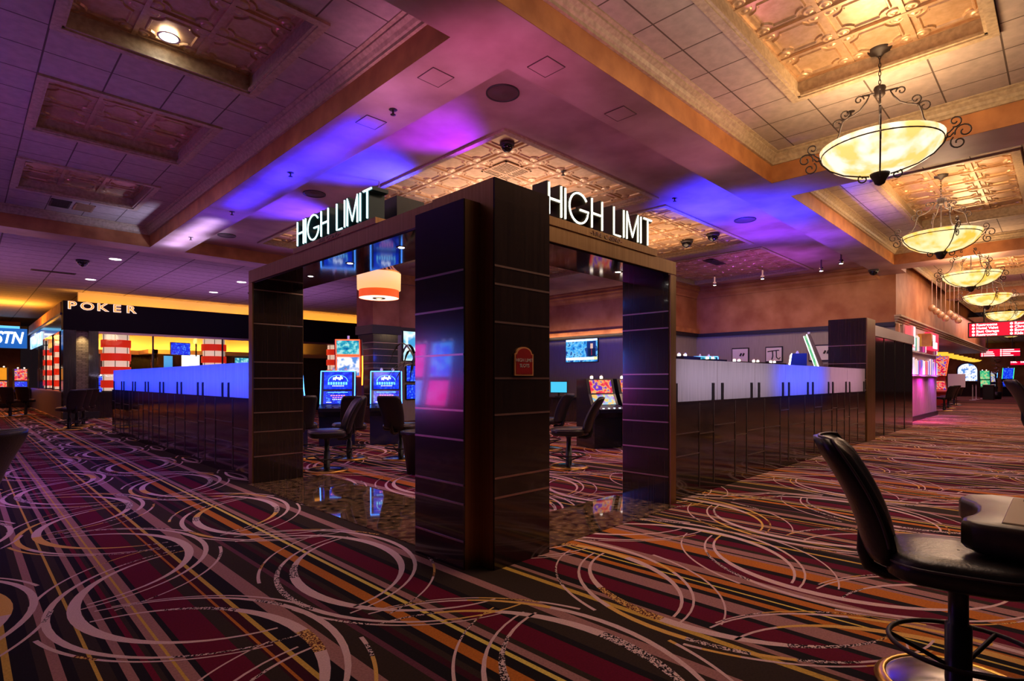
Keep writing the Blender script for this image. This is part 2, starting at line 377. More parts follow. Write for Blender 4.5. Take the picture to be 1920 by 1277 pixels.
def beam(x0, x1, y0, y1, label, z0=ZB, z1=5.0):
    b = MB(); b.box(x0,x1,y0,y1,z0+.004,z1,0); b.quad((x0,y0,z0),(x1,y0,z0),(x1,y1,z0),(x0,y1,z0),1)
    struct(b.build('trim_beam', [M['copper'],M['soffit']]), label, 'ceiling beam')
beam(-6, 19.5, 3.30, 3.95, 'long copper painted ceiling beam between the corridor coffers and the gaming room')
beam(3.15, 3.87, 3.95, 15.2, 'copper painted ceiling beam beside the left coffer with blue light on its underside')
beam(-6, 19.5, 15.2, 15.9, 'copper painted ceiling beam crossing at the far end of the left coffer')
beam(9.10, 9.95, -2.2, 3.30, 'copper cross beam between the first and second corridor coffers')
beam(17.90, 18.75, -2.2, 3.30, 'copper cross beam between the second and third corridor coffers')
beam(27.0, 27.8, -2.2, 3.30, 'copper cross beam between the third and fourth corridor coffers')
beam(.0, .6, -2.2, 3.30, 'copper cross beam overhead at the near end of the corridor')
# crown mouldings: stepped profile in (out, z)
CR = [(0,4.735),(.035,4.735),(.035,4.77),(.055,4.785),(.075,4.82),(.115,4.85),(.115,4.872),(.15,4.885),(.15,4.90),(0,4.90)]
def crown(mb, axis, c, d, a, b, prof=CR):   # runs along axis from a to b on the plane at c, sticking out in direction d
    n = len(prof); v = []
    for t, s_ in ((a,1),(b,-1)):
        for o_, z in prof:
            q = t + s_*o_ ; p = c + d*o_
            v.append((q,p,z) if axis == 'x' else (p,q,z))
    mb.add(v, [tuple(range(n)), tuple(range(2*n-1,n-1,-1))]+[(i,(i+1)%n,n+(i+1)%n,n+i) for i in range(n)])
m_ = MB(); crown(m_, 'y', 3.15, -1, 3.95, 15.2); crown(m_, 'x', 15.2, -1, -6, 3.15); crown(m_, 'x', 3.95, 1, -6, 3.15)
struct(m_.build('trim_crown', M['crown']), 'cream crown moulding around the large left coffer', 'crown moulding')
for k, (x0, x1) in enumerate(((.6,9.1),(9.95,17.9),(18.75,27.0),(27.8,36.2))):
    m_ = MB(); crown(m_, 'x', 3.30, -1, x0, x1); crown(m_, 'y', x1, -1, -2.2, 3.30); crown(m_, 'y', x0, 1, -2.2, 3.30)
    struct(m_.build('trim_crown', M['crown']), 'cream crown moulding around the %s corridor coffer' % ['nearest','second','third','fourth'][k], 'crown moulding')

# tin trays
def tin_tile(mb, x0, y0, sx, sy, z):     # face looks down; relief hangs below z
    mb.quad((x0,y0,z),(x0+sx,y0,z),(x0+sx,y0+sy,z),(x0,y0+sy,z),0)
    cx, cy = x0+sx/2, y0+sy/2; hx, hy = sx*.36, sy*.36; cr = min(sx,sy)*.17
    path = []
    for qx, qy in ((1,1),(-1,1),(-1,-1),(1,-1)):
        cxx, cyy = cx+qx*hx, cy+qy*hy; st = {(1,1):270,(-1,1):0,(-1,-1):90,(1,-1):180}[(qx,qy)]
        for i in range(5):
            a = R(st-90*i/4)
            path.append((cxx+cr*math.cos(a), cyy+cr*math.sin(a)))
    n = len(path); w = sx*.028; v = []
    for i in range(n):
        p = Vector(path[i]); t = (Vector(path[(i+1)%n])-Vector(path[i-1])).normalized(); nr = Vector((-t.y,t.x))
        for o_, dz in ((-w,0),(-w*.4,-.02),(w*.4,-.02),(w,0)): v.append((p.x+nr.x*o_, p.y+nr.y*o_, z+dz))
    f = []
    for i in range(n):
        j = (i+1)%n
        for q in range(3): f.append((i*4+q,j*4+q,j*4+q+1,i*4+q+1))
    mb.add(v, f, 0)
    for qx in (-1,1):
        for qy in (-1,1):
            mb.lathe([(.0001,-.03),(cr*.25,-.022),(cr*.4,-.012),(cr*.5,-.018),(cr*.62,-.016),(cr*.72,0)], 10, (cx+qx*hx*1.06, cy+qy*hy*1.06, z), 0)
def tray(k, h, zc, label, nx, ny, rise=.20, bright='tin'):
    x0,x1,y0,y1 = h; t = thing('trim_tray', label, 'ceiling tray', ((x0+x1)/2,(y0+y1)/2,zc)); t['kind'] = 'structure'
    ox, oy = t.location.x, t.location.y
    f = MB(); w = .085
    for (a0,a1,b0,b1) in ((x0,x1,y0,y0+w),(x0,x1,y1-w,y1),(x0,x0+w,y0+w,y1-w),(x1-w,x1,y0+w,y1-w)):
        f.box(a0-ox,a1-ox,b0-oy,b1-oy,-.03,.0)
    i0,i1,j0,j1 = ins(h,w)
    for (a0,a1,b0,b1) in ((i0,i1,j0-.02,j0),(i0,i1,j1,j1+.02),(i0-.02,i0,j0,j1),(i1,i1+.02,j0,j1)):
        f.box(a0-ox,a1-ox,b0-oy,b1-oy,.0,rise)
    for (a0,a1,b0,b1) in ((i0,i1,j0,j0+.03),(i0,i1,j1-.03,j1),(i0,i0+.03,j0,j1),(i1-.03,i1,j0,j1)):
        f.box(a0-ox,a1-ox,b0-oy,b1-oy,-.012,.02)
    f.build('moulded_frame', M['crown'], t)
    p = MB(); sx, sy = (i1-i0)/nx, (j1-j0)/ny
    for a in range(nx):
        for b in range(ny): tin_tile(p, i0-ox+a*sx, j0-oy+b*sy, sx, sy, rise)
    for a in range(nx+1): p.box(i0-ox+a*sx-.022, i0-ox+a*sx+.022, j0-oy, j1-oy, rise-.03, rise, 0)
    for b in range(ny+1): p.box(i0-ox, i1-ox, j0-oy+b*sy-.022, j0-oy+b*sy+.022, rise-.025, rise, 0)
    p.build('tin_tiles', M[bright], t)
for k, h in enumerate(TL): tray(k, h, ZC, ['recessed stamped tin ceiling tray nearest the camera in the left coffer, with a lit downlight','recessed stamped tin ceiling tray in the middle of the left coffer','recessed stamped tin ceiling tray farthest along the left coffer'][k], 3, 3)
for k, h in enumerate(TR): tray(k, h, ZC, ['recessed gold tin ceiling tray over the nearest corridor pendant','recessed gold tin ceiling tray over the second corridor pendant','recessed tin ceiling tray in the third corridor coffer','recessed tin ceiling tray in the fourth corridor coffer'][k], 7, 3)
for k, h in enumerate(TI): tray(k, h, ZI, ['large stamped tin ceiling tray above the corner pillar of the portal','stamped tin ceiling tray above the right portal with two dome cameras','stamped tin ceiling tray washed violet near the right wall','stamped tin ceiling tray behind the left neon sign','stamped tin ceiling tray deep inside the gaming room'][k], 6, 6, .12)

# ------------------------------------------------------------------ walls of the gaming room
def wall(x0, x1, y0, y1, name, label, z0=0, z1=ZB, split=3.0, lower='grey_wall', trim=True):
    b = MB(); b.box(x0,x1,y0,y1,z0,split,0); b.box(x0,x1,y0,y1,split,z1,1)
    w = b.build(name, [M[lower],M['copper_dull']]); struct(w, label, 'wall'); return w
wall(19.5, 19.8, 3.55, 15.9, 'wall_back', 'copper painted wall at the back right of the gaming room with a black rail', z1=5.2)
wall(17.2, 19.5, 9.78, 15.2, 'wall_right', 'grey and copper wall projecting into the room, with a television', z1=5.2)
wall(9.6, 17.2, 15.3, 15.6, 'wall_left', 'grey and copper wall at the far side of the gaming room', z1=4.46)
b = MB(); b.box(19.40,19.5,3.55,9.68,2.93,3.05); b.box(17.10,19.40,9.68,9.78,2.93,3.05); b.box(17.10,17.2,9.78,15.2,2.93,3.05); b.box(9.92,17.10,15.2,15.3,2.93,3.05)
struct(b.build('trim_rail', M['trimblack']), 'black picture rail running around the gaming room walls', 'rail')
b = MB(); b.box(17.08,17.2,9.68,15.2,3.06,3.22); b.box(17.08,19.5,9.66,9.78,3.06,3.22)
struct(b.build('trim_ledge', M['copper']), 'lit copper ledge above the black rail over the television', 'ledge')
CR2 = [(0,4.36),(.05,4.36),(.07,4.42),(.14,4.50),(.16,4.56),(.24,4.60),(.24,4.68),(.30,4.70),(.30,4.76),(0,4.76)]
b = MB(); crown(b, 'y', 19.5, -1, 3.95, 9.78, CR2); crown(b, 'x', 9.78, -1, 17.2, 19.5, CR2); crown(b, 'y', 17.2, -1, 9.78, 15.2, CR2)
struct(b.build('trim_crown', M['copper_dull']), 'dusky crown moulding where the gaming room walls meet the ceiling', 'crown moulding')
# square column at the far left of the room: copper over dark wood with bronze bands
t = thing('column', 'square copper column with dark banded wood base behind the blue slot machines', 'column', (9.0,15.1,0))
MB().box(-.0,.95,-.0,.98,3.05,4.46).build('upper_shaft', M['copper_dull'], t)
MB().box(-.04,1.0,-.04,1.0,2.78,3.05).build('black_cap', M['trimblack'], t)
MB().box(.03,.92,.03,.95,0,2.78).build('wood_shaft', M['wood'], t)
for z in (.5,.9,1.35,1.7,1.86,2.1,2.3,2.5): MB().box(.02,.93,.02,.96,z,z+.018).build('bronze_band', M['inlay'], t)

# ------------------------------------------------------------------ corridor storefront on the right
b = MB(); b.box(19.81,45,3.55,3.85,3.06,5.0,1); b.box(19.81,26.6,3.55,3.85,0,3.06,0)
struct(b.build('wall_corridor', [M['cream'],M['copper_dull']]), 'corridor storefront wall, copper above a cream lit panel', 'wall')
b = MB()
for o_, z0, z1 in ((.03,3.0,3.07),(.07,3.07,3.13),(.12,3.13,3.19),(.17,3.19,3.24)): b.box(19.42-o_,45,3.55-o_,3.55,z0,z1)
struct(b.build('trim_cornice', M['crown']), 'cream cornice along the corridor storefront', 'cornice')
b = MB(); b.box(19.97,26.55,3.53,3.55,.16,1.42)
for i in range(44): b.box(20.0+i*.149,20.0+i*.149+.008,3.522,3.53,.16,1.42)
b.box(19.97,26.55,3.50,3.55,1.42,1.46)
struct(b.build('trim_wainscot', M['magenta_panel']), 'slatted panel under the storefront display, washed magenta along its top', 'wainscot')
struct(MB().box(19.46,26.6,3.49,3.55,0,.16).build('baseboard_corridor', M['trimblack']), 'black baseboard below the storefront', 'baseboard')
struct(MB().box(19.46,19.60,3.47,3.56,.16,3.0).build('trim_post', M['gold']), 'brass corner post of the storefront', 'post')
b = MB(); b.box(26.6,45,3.55,9,3.0,3.06); struct(b.build('trim_canopy', M['soffit']), 'violet underside of the canopy past the storefront', 'canopy')
struct(MB().box(26.6,62,9,9.2,0,4.46).build('wall_arcade', M['copper_dull']), 'dim copper wall behind the distant slot machines', 'wall')
struct(MB().box(62,62.3,-3,9,0,4.46).build('wall_end', M['copper_dull']), 'far end wall of the corridor', 'wall')
spot((23.0,3.2,1.7), (23.0,3.55,1.05), (1.0,.03,.8), 170, 150)
spot((21.3,3.15,1.7), (21.3,3.55,1.1), (1.0,.03,.7), 130, 140)
spot((25.3,3.15,1.7), (25.3,3.55,1.1), (.5,.06,1.0), 120, 140)
area((33,5.5,2.9), (33,5.5,0), (.8,.15,1.0), 40, 8, 3)
area((16.9,12.4,3.05), (17.1,12.4,3.2), (1.0,.62,.40), 14, 5.4, .05)

# ------------------------------------------------------------------ high limit portal
t = thing('entrance_portal', 'dark wood and bronze entrance portal with a corner pillar and two openings', 'portal', (2.67,3.01,0))
PO = t.location.copy()
def strips(boxes, m, parent):
    for q in boxes: MB().box(q[0]-PO.x,q[1]-PO.x,q[2]-PO.y,q[3]-PO.y,q[4],q[5]).build('inlay_strip', m, parent)
def pbox(name, boxes, m, parent=None, label=None):
    b = MB()
    for q in boxes: b.box(q[0]-PO.x,q[1]-PO.x,q[2]-PO.y,q[3]-PO.y,q[4],q[5])
    o = b.build(name, m, parent or t)
    if label: o['label'] = label
    return o
pl = pbox('pillar', [(2.532,3.20,3.01,3.60,0,2.635)], M['bronze']); pl['label'] = 'bronze edged pillar facing left'
pbox('wood_panel', [(2.52,2.532,3.012,3.60,0,2.635)], M['wood'], pl)
strips([(2.517,2.53,3.012,3.60,z-.007,z+.007) for z in (2.13,1.86,1.53,1.13,.92,.60,.465,.20)], M['inlay'], pl)
pr_ = pbox('pillar', [(2.67,3.26,2.867,3.58,0,2.785)], M['bronze']); pr_['label'] = 'taller pillar facing right'
pbox('wood_panel', [(2.672,3.26,2.855,2.867,0,2.785)], M['wood'], pr_)
strips([(2.672,3.26,2.852,2.865,z-.007,z+.007) for z in (2.16,2.03,1.76,1.36,1.10,.65,.51)], M['inlay'], pr_)
jl = pbox('jamb', [(2.67,3.35,7.442,7.56,0,2.61)], M['bronze']); jl['label'] = 'jamb of the left opening'
pbox('wood_panel', [(2.69,3.34,7.43,7.442,0,2.60)], M['wood'], jl)
strips([(2.69,3.34,7.427,7.44,z-.007,z+.007) for z in (2.52,2.08,1.58,1.37,1.23,.92,.67,.35)], M['inlay'], jl)
jr = pbox('jamb', [(5.412,5.53,3.01,3.62,0,2.48)], M['bronze']); jr['label'] = 'jamb of the right opening'
pbox('wood_panel', [(5.40,5.412,3.03,3.61,0,2.48)], M['wood'], jr)
strips([(5.397,5.41,3.03,3.61,z-.007,z+.007) for z in (2.09,1.91,1.41,1.25,1.07,.89,.60,.30)], M['inlay'], jr)
hl = pbox('header', [(2.67,3.35,3.58,7.56,2.615,2.77)], M['bronze']); hl['label'] = 'header over the left opening'
pbox('gloss_soffit', [(2.69,3.35,3.6,7.43,2.600,2.615)], M['blackgloss'], hl)
hr = pbox('header', [(3.26,5.53,3.01,3.62,2.495,2.63)], M['bronze']); hr['label'] = 'header over the right opening'
pbox('gloss_soffit', [(3.26,5.40,3.03,3.62,2.480,2.495)], M['blackgloss'], hr)
sl = pbox('sign_plinth', [(2.66,2.95,4.42,6.17,2.77,2.825)], M['bronze'])
sr = pbox('sign_plinth', [(3.30,5.12,3.00,3.25,2.63,2.70)], M['bronze'])
for (x,y,z,p) in ((2.99,6.44,2.6,hl),(2.96,5.43,2.6,hl),(2.95,4.44,2.6,hl),(4.88,3.32,2.48,hr)):
    b = MB(); b.lathe([(.028,-.001),(.045,-.006),(.05,0)], 16, (x-PO.x,y-PO.y,z)); ring = b.build('downlight', M['chrome'], t)
    MB().cyl((x-PO.x,y-PO.y), .028, z-.004, z-.001).build('lens', M['lamp'], ring)
    spot((x,y,z-.02), (x,y,0), (1.0,.85,.65), 16, 80, .6, .03)
# lettering and dash ornaments on the plinth
for w_, d_ in (('~VIVE',-.155),('CASINO~',.12)): text_mb(w_, .058, .003, 1.2).xf(upright((2.657-PO.x,5.34-PO.y-d_,2.798),0,-1)).build('lettering', M['inlay'], sl)
for w_, d_ in (('~VIVE',-.155),('CASINO~',.12)): text_mb(w_, .058, .003, 1.2).xf(upright((4.22-PO.x+d_,2.997-PO.y,2.665),1,0)).build('lettering', M['inlay'], sr)

# neon signs: deep channel letters with a glowing tube face
def strokes(ch):
    if ch == 'H': return .20, [[(0,0),(0,1)],[(.2,0),(.2,1)],[(0,.5),(.2,.5)]]
    if ch == 'I': return .0, [[(0,0),(0,1)]]
    if ch == 'L': return .14, [[(0,1),(0,0),(.14,0)]]
    if ch == 'T': return .19, [[(0,1),(.19,1)],[(.095,0),(.095,1)]]
    if ch == 'M': return .25, [[(0,0),(0,1),(.125,.12),(.25,1),(.25,0)]]
    if ch == 'G':
        p = [(.17+.17*math.cos(R(a)), .5+.5*math.sin(R(a))) for a in range(38,341,14)]
        return .34, [p+[(.34,.46),(.19,.46)]]
def neon_sign(label, origin, dx, dy, length, hgt, depth, neon, side, z0):
    t = thing('neon_sign', label, 'sign', (origin[0],origin[1],z0))
    gap = .07; adv = []; x = 0
    for ch in 'HIGH LIMIT':
        if ch == ' ': x += .17; continue
        w, st = strokes(ch); adv.append((ch,x,w,st)); x += w+gap
    S = length/(x-gap); X = Vector((dx,dy,0)); N = Vector((dy,-dx,0))   # N: out of the sign face
    for ch, x0, w, st in adv:
        body = MB(); face = MB(); hw = .016
        for path in st:
            P = [(X*((px_+x0)*S) + Vector((0,0,py_*hgt))) for px_, py_ in path]
            for a, b_ in zip(P[:-1], P[1:]):
                d = (b_-a).normalized(); nn = d.cross(N)*hw; e = d*hw*.8
                q = [a-nn-e, b_-nn+e, b_+nn+e, a+nn-e]
                body.add([p for p in q]+[p-N*depth for p in q], [(0,1,2,3),(7,6,5,4),(0,4,5,1),(1,5,6,2),(2,6,7,3),(3,7,4,0)])
            face.tube([p+N*.006 for p in P], .0085, 6)
        if ch == 'G': pass
        o = body.build('channel_letter', side, t); face.build('neon_tube', neon, o)
    rl = MB(); a = Vector((0,0,-.03)); bb = X*length
    for k in (.04,): 
        p = -N*k
        rl.add([a+p-N*.01, a+bb+p-N*.01, a+bb+p+N*.01, a+p+N*.01]+[v+Vector((0,0,.02)) for v in (a+p-N*.01, a+bb+p-N*.01, a+bb+p+N*.01, a+p+N*.01)], [(0,1,2,3),(7,6,5,4),(0,4,5,1),(1,5,6,2),(2,6,7,3),(3,7,4,0)])
    rl.build('mounting_rail', M['black'], t)
    return t
neon_sign('cool white neon HIGH LIMIT sign on the left header of the portal', (2.69,6.11), 0, -1, 1.58, .265, .17, M['neon_cool'], [M['letter_teal']], 2.855)
neon_sign('warm white neon HIGH LIMIT sign on the right header of the portal', (3.45,3.03), 1, 0, 1.60, .262, .17, M['neon_warm'], [M['letter_side']], 2.725)
tag(MB().box(2.98,3.30,4.56,4.97,2.77,3.13).build('equipment_box', M['black']), 'black equipment box standing on the left header behind the neon sign', 'box')
# plaque
t2 = thing('wall_plaque', 'red arched plaque with a copper frame on the right corner pillar', 'plaque', (2.96,2.852,1.485))
def arch(w, h, r_, n=12):
    pts = [(-w,-h),(w,-h),(w,h*.55),(w*.86,h*.55)]
    for i in range(n+1):
        a = PI*.06+PI*.88*i/n; pts.append((w*.84*math.cos(a), h*.55+r_*math.sin(a)))
    return pts+[(-w*.86,h*.55),(-w,h*.55)]
def xz(mb, poly, y0, y1, mi=0):
    n = len(poly); v = [(x,y0,z) for x,z in poly]+[(x,y1,z) for x,z in poly]
    return mb.add(v, [tuple(range(n)), tuple(range(2*n-1,n-1,-1))]+[(i,n+i,n+(i+1)%n,(i+1)%n) for i in range(n)], mi)
xz(MB(), arch(.100,.105,.05), -.012, .0).build('frame', mat('copper_frame', (.85,.40,.16), .4, .2), t2)
xz(MB(), arch(.086,.093,.046), -.015, -.011).build('face', mat('red_plaque', (.34,.006,.012), .4), t2)
for s_, z in (('HIGH LIMIT',.008),('SLOTS',-.032)):
    text_mb(s_, .036, .002).xf(upright((0,-.016,z),1,0)).build('lettering', M['white'], t2)
# marble thresholds
struct(MB().box(2.62,3.62,3.6,7.43,.0,.006).build('trim_threshold', M['marble']), 'polished dark marble threshold of the left opening', 'threshold')
struct(MB().box(3.26,5.40,2.93,3.72,.0,.006).build('trim_threshold', M['marble']), 'polished dark marble threshold of the right opening', 'threshold')

# ------------------------------------------------------------------ low divider walls either side of the portal
def divider(name, label, axis, c, th, a0, a1, bounds, frame_seed, end_cap):
    t = thing(name, label, 'divider wall', (c,a0,0) if axis == 'y' else (a0,c,0))
    def bx(mb, s0, s1, d0, d1, z0, z1):
        if axis == 'y': mb.box(d0, d1, s0-a0, s1-a0, z0, z1)
        else: mb.box(s0-a0, s1-a0, d0, d1, z0, z1)
        return mb
    bx(MB(), a0, a1, .02, th, 0, 1.10).build('base_panel', M['darkpanel'], t)
    rg = random.Random(frame_seed); ln = MB()
    s = a0+.05
    while s < a1-.7:
        w = rg.choice((.5,.62,.75)); z = rg.uniform(.62,.80); 
        for zz in (z, z-rg.uniform(.22,.34)): bx(ln, s, min(s+w,a1), .012, .022, zz, zz+.012)
        bx(ln, s, s+.008, .012, .022, .08, 1.08); s += w+.004
        if rg.random() < .6:
            w2 = rg.uniform(.3,.42); zz = rg.uniform(.60,.9)
            bx(ln, s, min(s+w2,a1), .012, .022, zz, zz+.012); bx(ln, s+w2*.0, s+.008, .012, .022, .08, 1.08); s += w2
    ln.build('etched_lines', M['line'], t)
    bx(MB(), a0, a1, .01, th, 1.085, 1.10).build('ledge', M['darkpanel'], t)
    for i in range(len(bounds)-1):
        p = bx(MB(), bounds[i]+.004, bounds[i+1]-.004, .03, .055, 1.10, 1.585).build('frosted_panel', M['frost'], t)
        for s0 in (bounds[i]+.13, bounds[i+1]-.13):
            bx(MB(), s0-.022, s0+.022, .012, .075, 1.09, 1.31).build('clamp', M['black'], p)
    return t
divider('divider_wall', 'low divider wall with frosted panels glowing blue, left of the portal', 'y', 2.72, .16, 7.56, 17.2, [7.56,8.68,9.88,11.09,12.3,13.5,14.7,15.9,17.1], 5, None)
divider('divider_wall', 'low divider wall with pale frosted panels, right of the portal', 'x', 3.06, .16, 5.53, 14.0, [5.53,6.71,7.89,9.09,10.25,11.4,12.53,13.9], 9, None)
# end pillar of the right divider
t = thing('end_pillar', 'bronze edged dark pillar ending the right divider wall', 'pillar', (13.95,3.06,0))
MB().box(0,.72,0,.75,0,2.70).build('bronze_post', M['bronze'], t)
MB().box(-.012,.0,.02,.76,0,2.70).build('wood_panel', M['wood'], t)
for z in (.45,.8,1.12,1.35,1.7,2.1): MB().box(-.016,-.01,.02,.76,z,z+.014).build('inlay_strip', M['inlay'], t)
t = thing('glass_partition', 'tall dark glass partition with a pale top rail beyond the end pillar', 'partition', (14.7,3.1,0))
MB().box(0,4.75,.04,.10,0,2.36).build('glass', M['darkpanel'], t)
MB().box(0,4.78,0,.14,2.36,2.60).build('top_rail', mat('pale_rail', (.55,.52,.55), .4), t)
b = MB()
for x in (.0,1.2,2.4,3.6): b.box(x,x+.03,.03,.05,0,2.36)
b.build('mullions', M['black'], t)

# ------------------------------------------------------------------ chairs
def rounded(w, d, r, n=5):
    pts = []
    for cx, cy, a0 in ((w-r,d-r,0),(-w+r,d-r,90),(-w+r,-d+r,180),(w-r,-d+r,270)):
        for i in range(n+1):
            a = R(a0+90*i/n); pts.append((cx+r*math.cos(a), cy+r*math.sin(a)))
    return pts
def make_chair(label, loc, rz, group=None):      # faces +y
    t = thing('swivel_chair', label, 'chair', loc, rz, group)
    s = MB(); base = rounded(.27,.26,.16); n = len(base); rings = []
    for k, z in ((.90,.50),(.99,.515),(1.0,.56),(.97,.595),(.88,.612),(.55,.618),(.02,.615)): rings.append([(x*k,y*k,z) for x,y in base])
    s.add([p for r_ in rings for p in r_], [(q*n+i,q*n+(i+1)%n,q*n+n+(i+1)%n,q*n+n+i) for q in range(len(rings)-1) for i in range(n)]+[tuple(range(n-1,-1,-1))], 0, True)
    seat = s.build('seat', M['leather'], t)
    MB().tube([(x*.985,y*.985,.575) for x,y in base], .006, 6, 0, True).build('piping', M['piping'], seat)
    # back: curved cushion swept upward, wrapping a little around the sitter
    b = MB(); nz, nx = 16, 12; th = .062; fr = []; bk = []
    def bp(u, v):
        z = .545+.535*v; y = -.315-.075*math.sin(v*PI*.5)-.15*v*v+.02*math.sin(v*PI)
        w = .205*(1-.18*(1-v)**2)*(1-max(0,v-.86)**2*7); x = u*w
        return x, y+.055*u*u, z
    for i in range(nz+1):
        for j in range(nx+1):
            v = i/nz; u = -1+2*j/nx; x, y, z = bp(u, v)
            e = min(1, min(v,1-v)*6, (1-abs(u))*4)**.5
            fr.append((x,y+th*(.25+e),z)); bk.append((x,y-th*(.2+.35*e),z))
    m0 = nx+1; f = []
    for i in range(nz):
        for j in range(nx):
            a = i*m0+j; f.append((a,a+1,a+m0+1,a+m0)); o_ = len(fr); f.append((o_+a,o_+a+m0,o_+a+m0+1,o_+a+1))
    o_ = len(fr); rim = [i for i in range(m0)]+[i*m0+nx for i in range(1,nz+1)]+[nz*m0+j for j in range(nx-1,-1,-1)]+[i*m0 for i in range(nz-1,0,-1)]
    for i in range(len(rim)):
        p, q = rim[i], rim[(i+1)%len(rim)]; f.append((p,o_+p,o_+q,q))
    b.add(fr+bk, f, 0, True); back = b.build('backrest', M['leather'], t)
    pip = []
    for v in [i/14 for i in range(2,15)]: x,y,z = bp(-1,v); pip.append((x*1.0,y+.022,z))
    for u in [-.8+.2*i for i in range(9)]: x,y,z = bp(u,1); pip.append((x,y+.012,z+.004))
    for v in [1-i/14 for i in range(0,13)]: x,y,z = bp(1,v); pip.append((x*1.0,y+.022,z))
    MB().tube(pip, .006, 6).build('piping', M['piping'], back)
    MB().tube([(0,-.15,.47),(0,-.26,.465),(0,-.325,.49),(0,-.345,.56),(0,-.35,.66)], [.026,.028,.03,.03,.02], 10).build('back_bracket', M['black'], t)
    MB().lathe([(.001,.50),(.09,.50),(.05,.47),(.036,.45),(.036,.30),(.048,.295),(.048,.05),(.06,.03)], 20).build('column', M['black'], t)
    rg = MB(); rg.tube([(.27*math.cos(2*PI*i/36),.27*math.sin(2*PI*i/36)+.02,.20) for i in range(36)], .011, 8, 0, True)
    for a in (30,150,270):
        a = R(a); rg.tube([(.04*math.cos(a),.04*math.sin(a),.11),(.14*math.cos(a),.14*math.sin(a)+.01,.15),(.27*math.cos(a),.27*math.sin(a)+.02,.20)], .010, 8)
    rg.build('foot_ring', M['iron'], t)
    bs = MB(); bs.lathe([(.0001,.055),(.12,.052),(.24,.035),(.29,.02),(.30,.0)], 36); base_ = bs.build('base', M['chrome'], t)
    MB().lathe([(.262,.030),(.272,.036),(.306,.014),(.306,.0),(.262,.0)], 36).build('gold_rim', M['gold'], base_)
    return t
def face(dx, dy): return math.atan2(dy, dx)-PI/2
c0 = make_chair('black leather swivel chair in the right foreground tucked against the gaming counter', (3.05,.33,0), face(.20,-.98))
dup(c0, (3.85,7.75,0), face(-.95,.30), 'black swivel chair just inside the left opening, facing left')
dup(c0, (4.70,8.65,0), face(.3,.95), 'black swivel chair seen from behind, between the two blue machines')
dup(c0, (5.30,7.99,0), face(.85,.50), 'black swivel chair glinting teal beside the corner pillar')
dup(c0, (4.15,9.35,0), face(.25,.97), 'black swivel chair half hidden by the left jamb')
dup(c0, (6.64,5.42,0), face(-.55,.84), 'black swivel chair seen through the right opening, near the red screened machine')
dup(c0, (8.05,7.1,0), face(-.2,.98), 'black swivel chair behind the front one in the right opening')
dup(c0, (7.7,7.9,0), face(.3,.95), 'black swivel chair beside the desk with monitors')
dup(c0, (-.22,4.31,0), face(-.75,.66), 'black swivel chair cut off by the left edge of the photo')
dup(c0, (12.56,.10,0), face(.3,-.95), 'tall backed black swivel chair cut off by the right edge beyond the counter', None, (1.22,1.22,1.24))
for k, (x, y) in enumerate(((2.70,19.2),(2.95,20.0),(3.20,20.8))):
    dup(c0, (x-.62,y-.2,0), face(-.3,.95), ['nearest of three black chairs lined up before the stone pillar','middle of three black chairs lined up before the stone pillar','farthest of three black chairs lined up before the stone pillar'][k], 'chairs by the poker room')

# ------------------------------------------------------------------ foreground counter
t = thing('gaming_counter', 'dark gaming counter with a padded armrest at the right edge of the foreground', 'counter', (3.35,.2,0))
top = [(2.95,-.9),(2.945,.12),(2.95,.26),(2.985,.315),(3.06,.322),(3.13,.300),(3.24,.288),(3.37,.298),(3.46,.325),(3.53,.372),(3.60,.388),(3.68,.372),(3.75,.29),(3.76,-.9)]
def shrink(poly, k, cx=3.35, cy=-.2): return [(cx+(x-cx)*k-3.35, cy+(y-cy)*k-.2) for x, y in poly]
a = MB(); n = len(top); rings = [(shrink(top,.90),.625),(shrink(top,.97),.645),(shrink(top,1.0),.665),(shrink(top,1.0),.735),(shrink(top,.985),.755),(shrink(top,.96),.762)]
a.add([(x,y,z) for r_, z in rings for x,y in r_], [(q*n+i,q*n+(i+1)%n,q*n+n+(i+1)%n,q*n+n+i) for q in range(5) for i in range(n)]+[tuple(range(5*n,6*n)), tuple(range(n-1,-1,-1))], 0, True)
a.build('padded_armrest', mat('padded_vinyl', (.045,.030,.020), .34, 0, .5, 0, 30., (.06,.04,.03), .05), t)
MB().bbox(-.335,.335,-1.1,-.012,.755,.768,.004).build('inlay_board', mat('tan_leatherette', (.30,.19,.10), .55), t)
MB().bbox(-.30,.34,-1.0,-.22,0,.63,.01).build('pedestal', mat('mahogany', (.035,.008,.006), .35, 0, .5, .3, (30,30,1.0), (.06,.014,.010)), t)
tag_ = thing('metal_clip', 'small dark metal clip lying on the tan counter board', 'clip', (3.58,.085,.768))
c = MB(); c.tube([(-.04,.05,.012),(.05,.05,.012),(.06,.03,.012),(.05,.012,.012),(-.04,.012,.012),(-.05,.03,.012)], .009, 8, 0, True)
c.build('loop', M['chrome'], tag_); MB().bbox(-.05,.06,-.05,.0,.0,.022,.004).build('plate', M['black'], tag_)

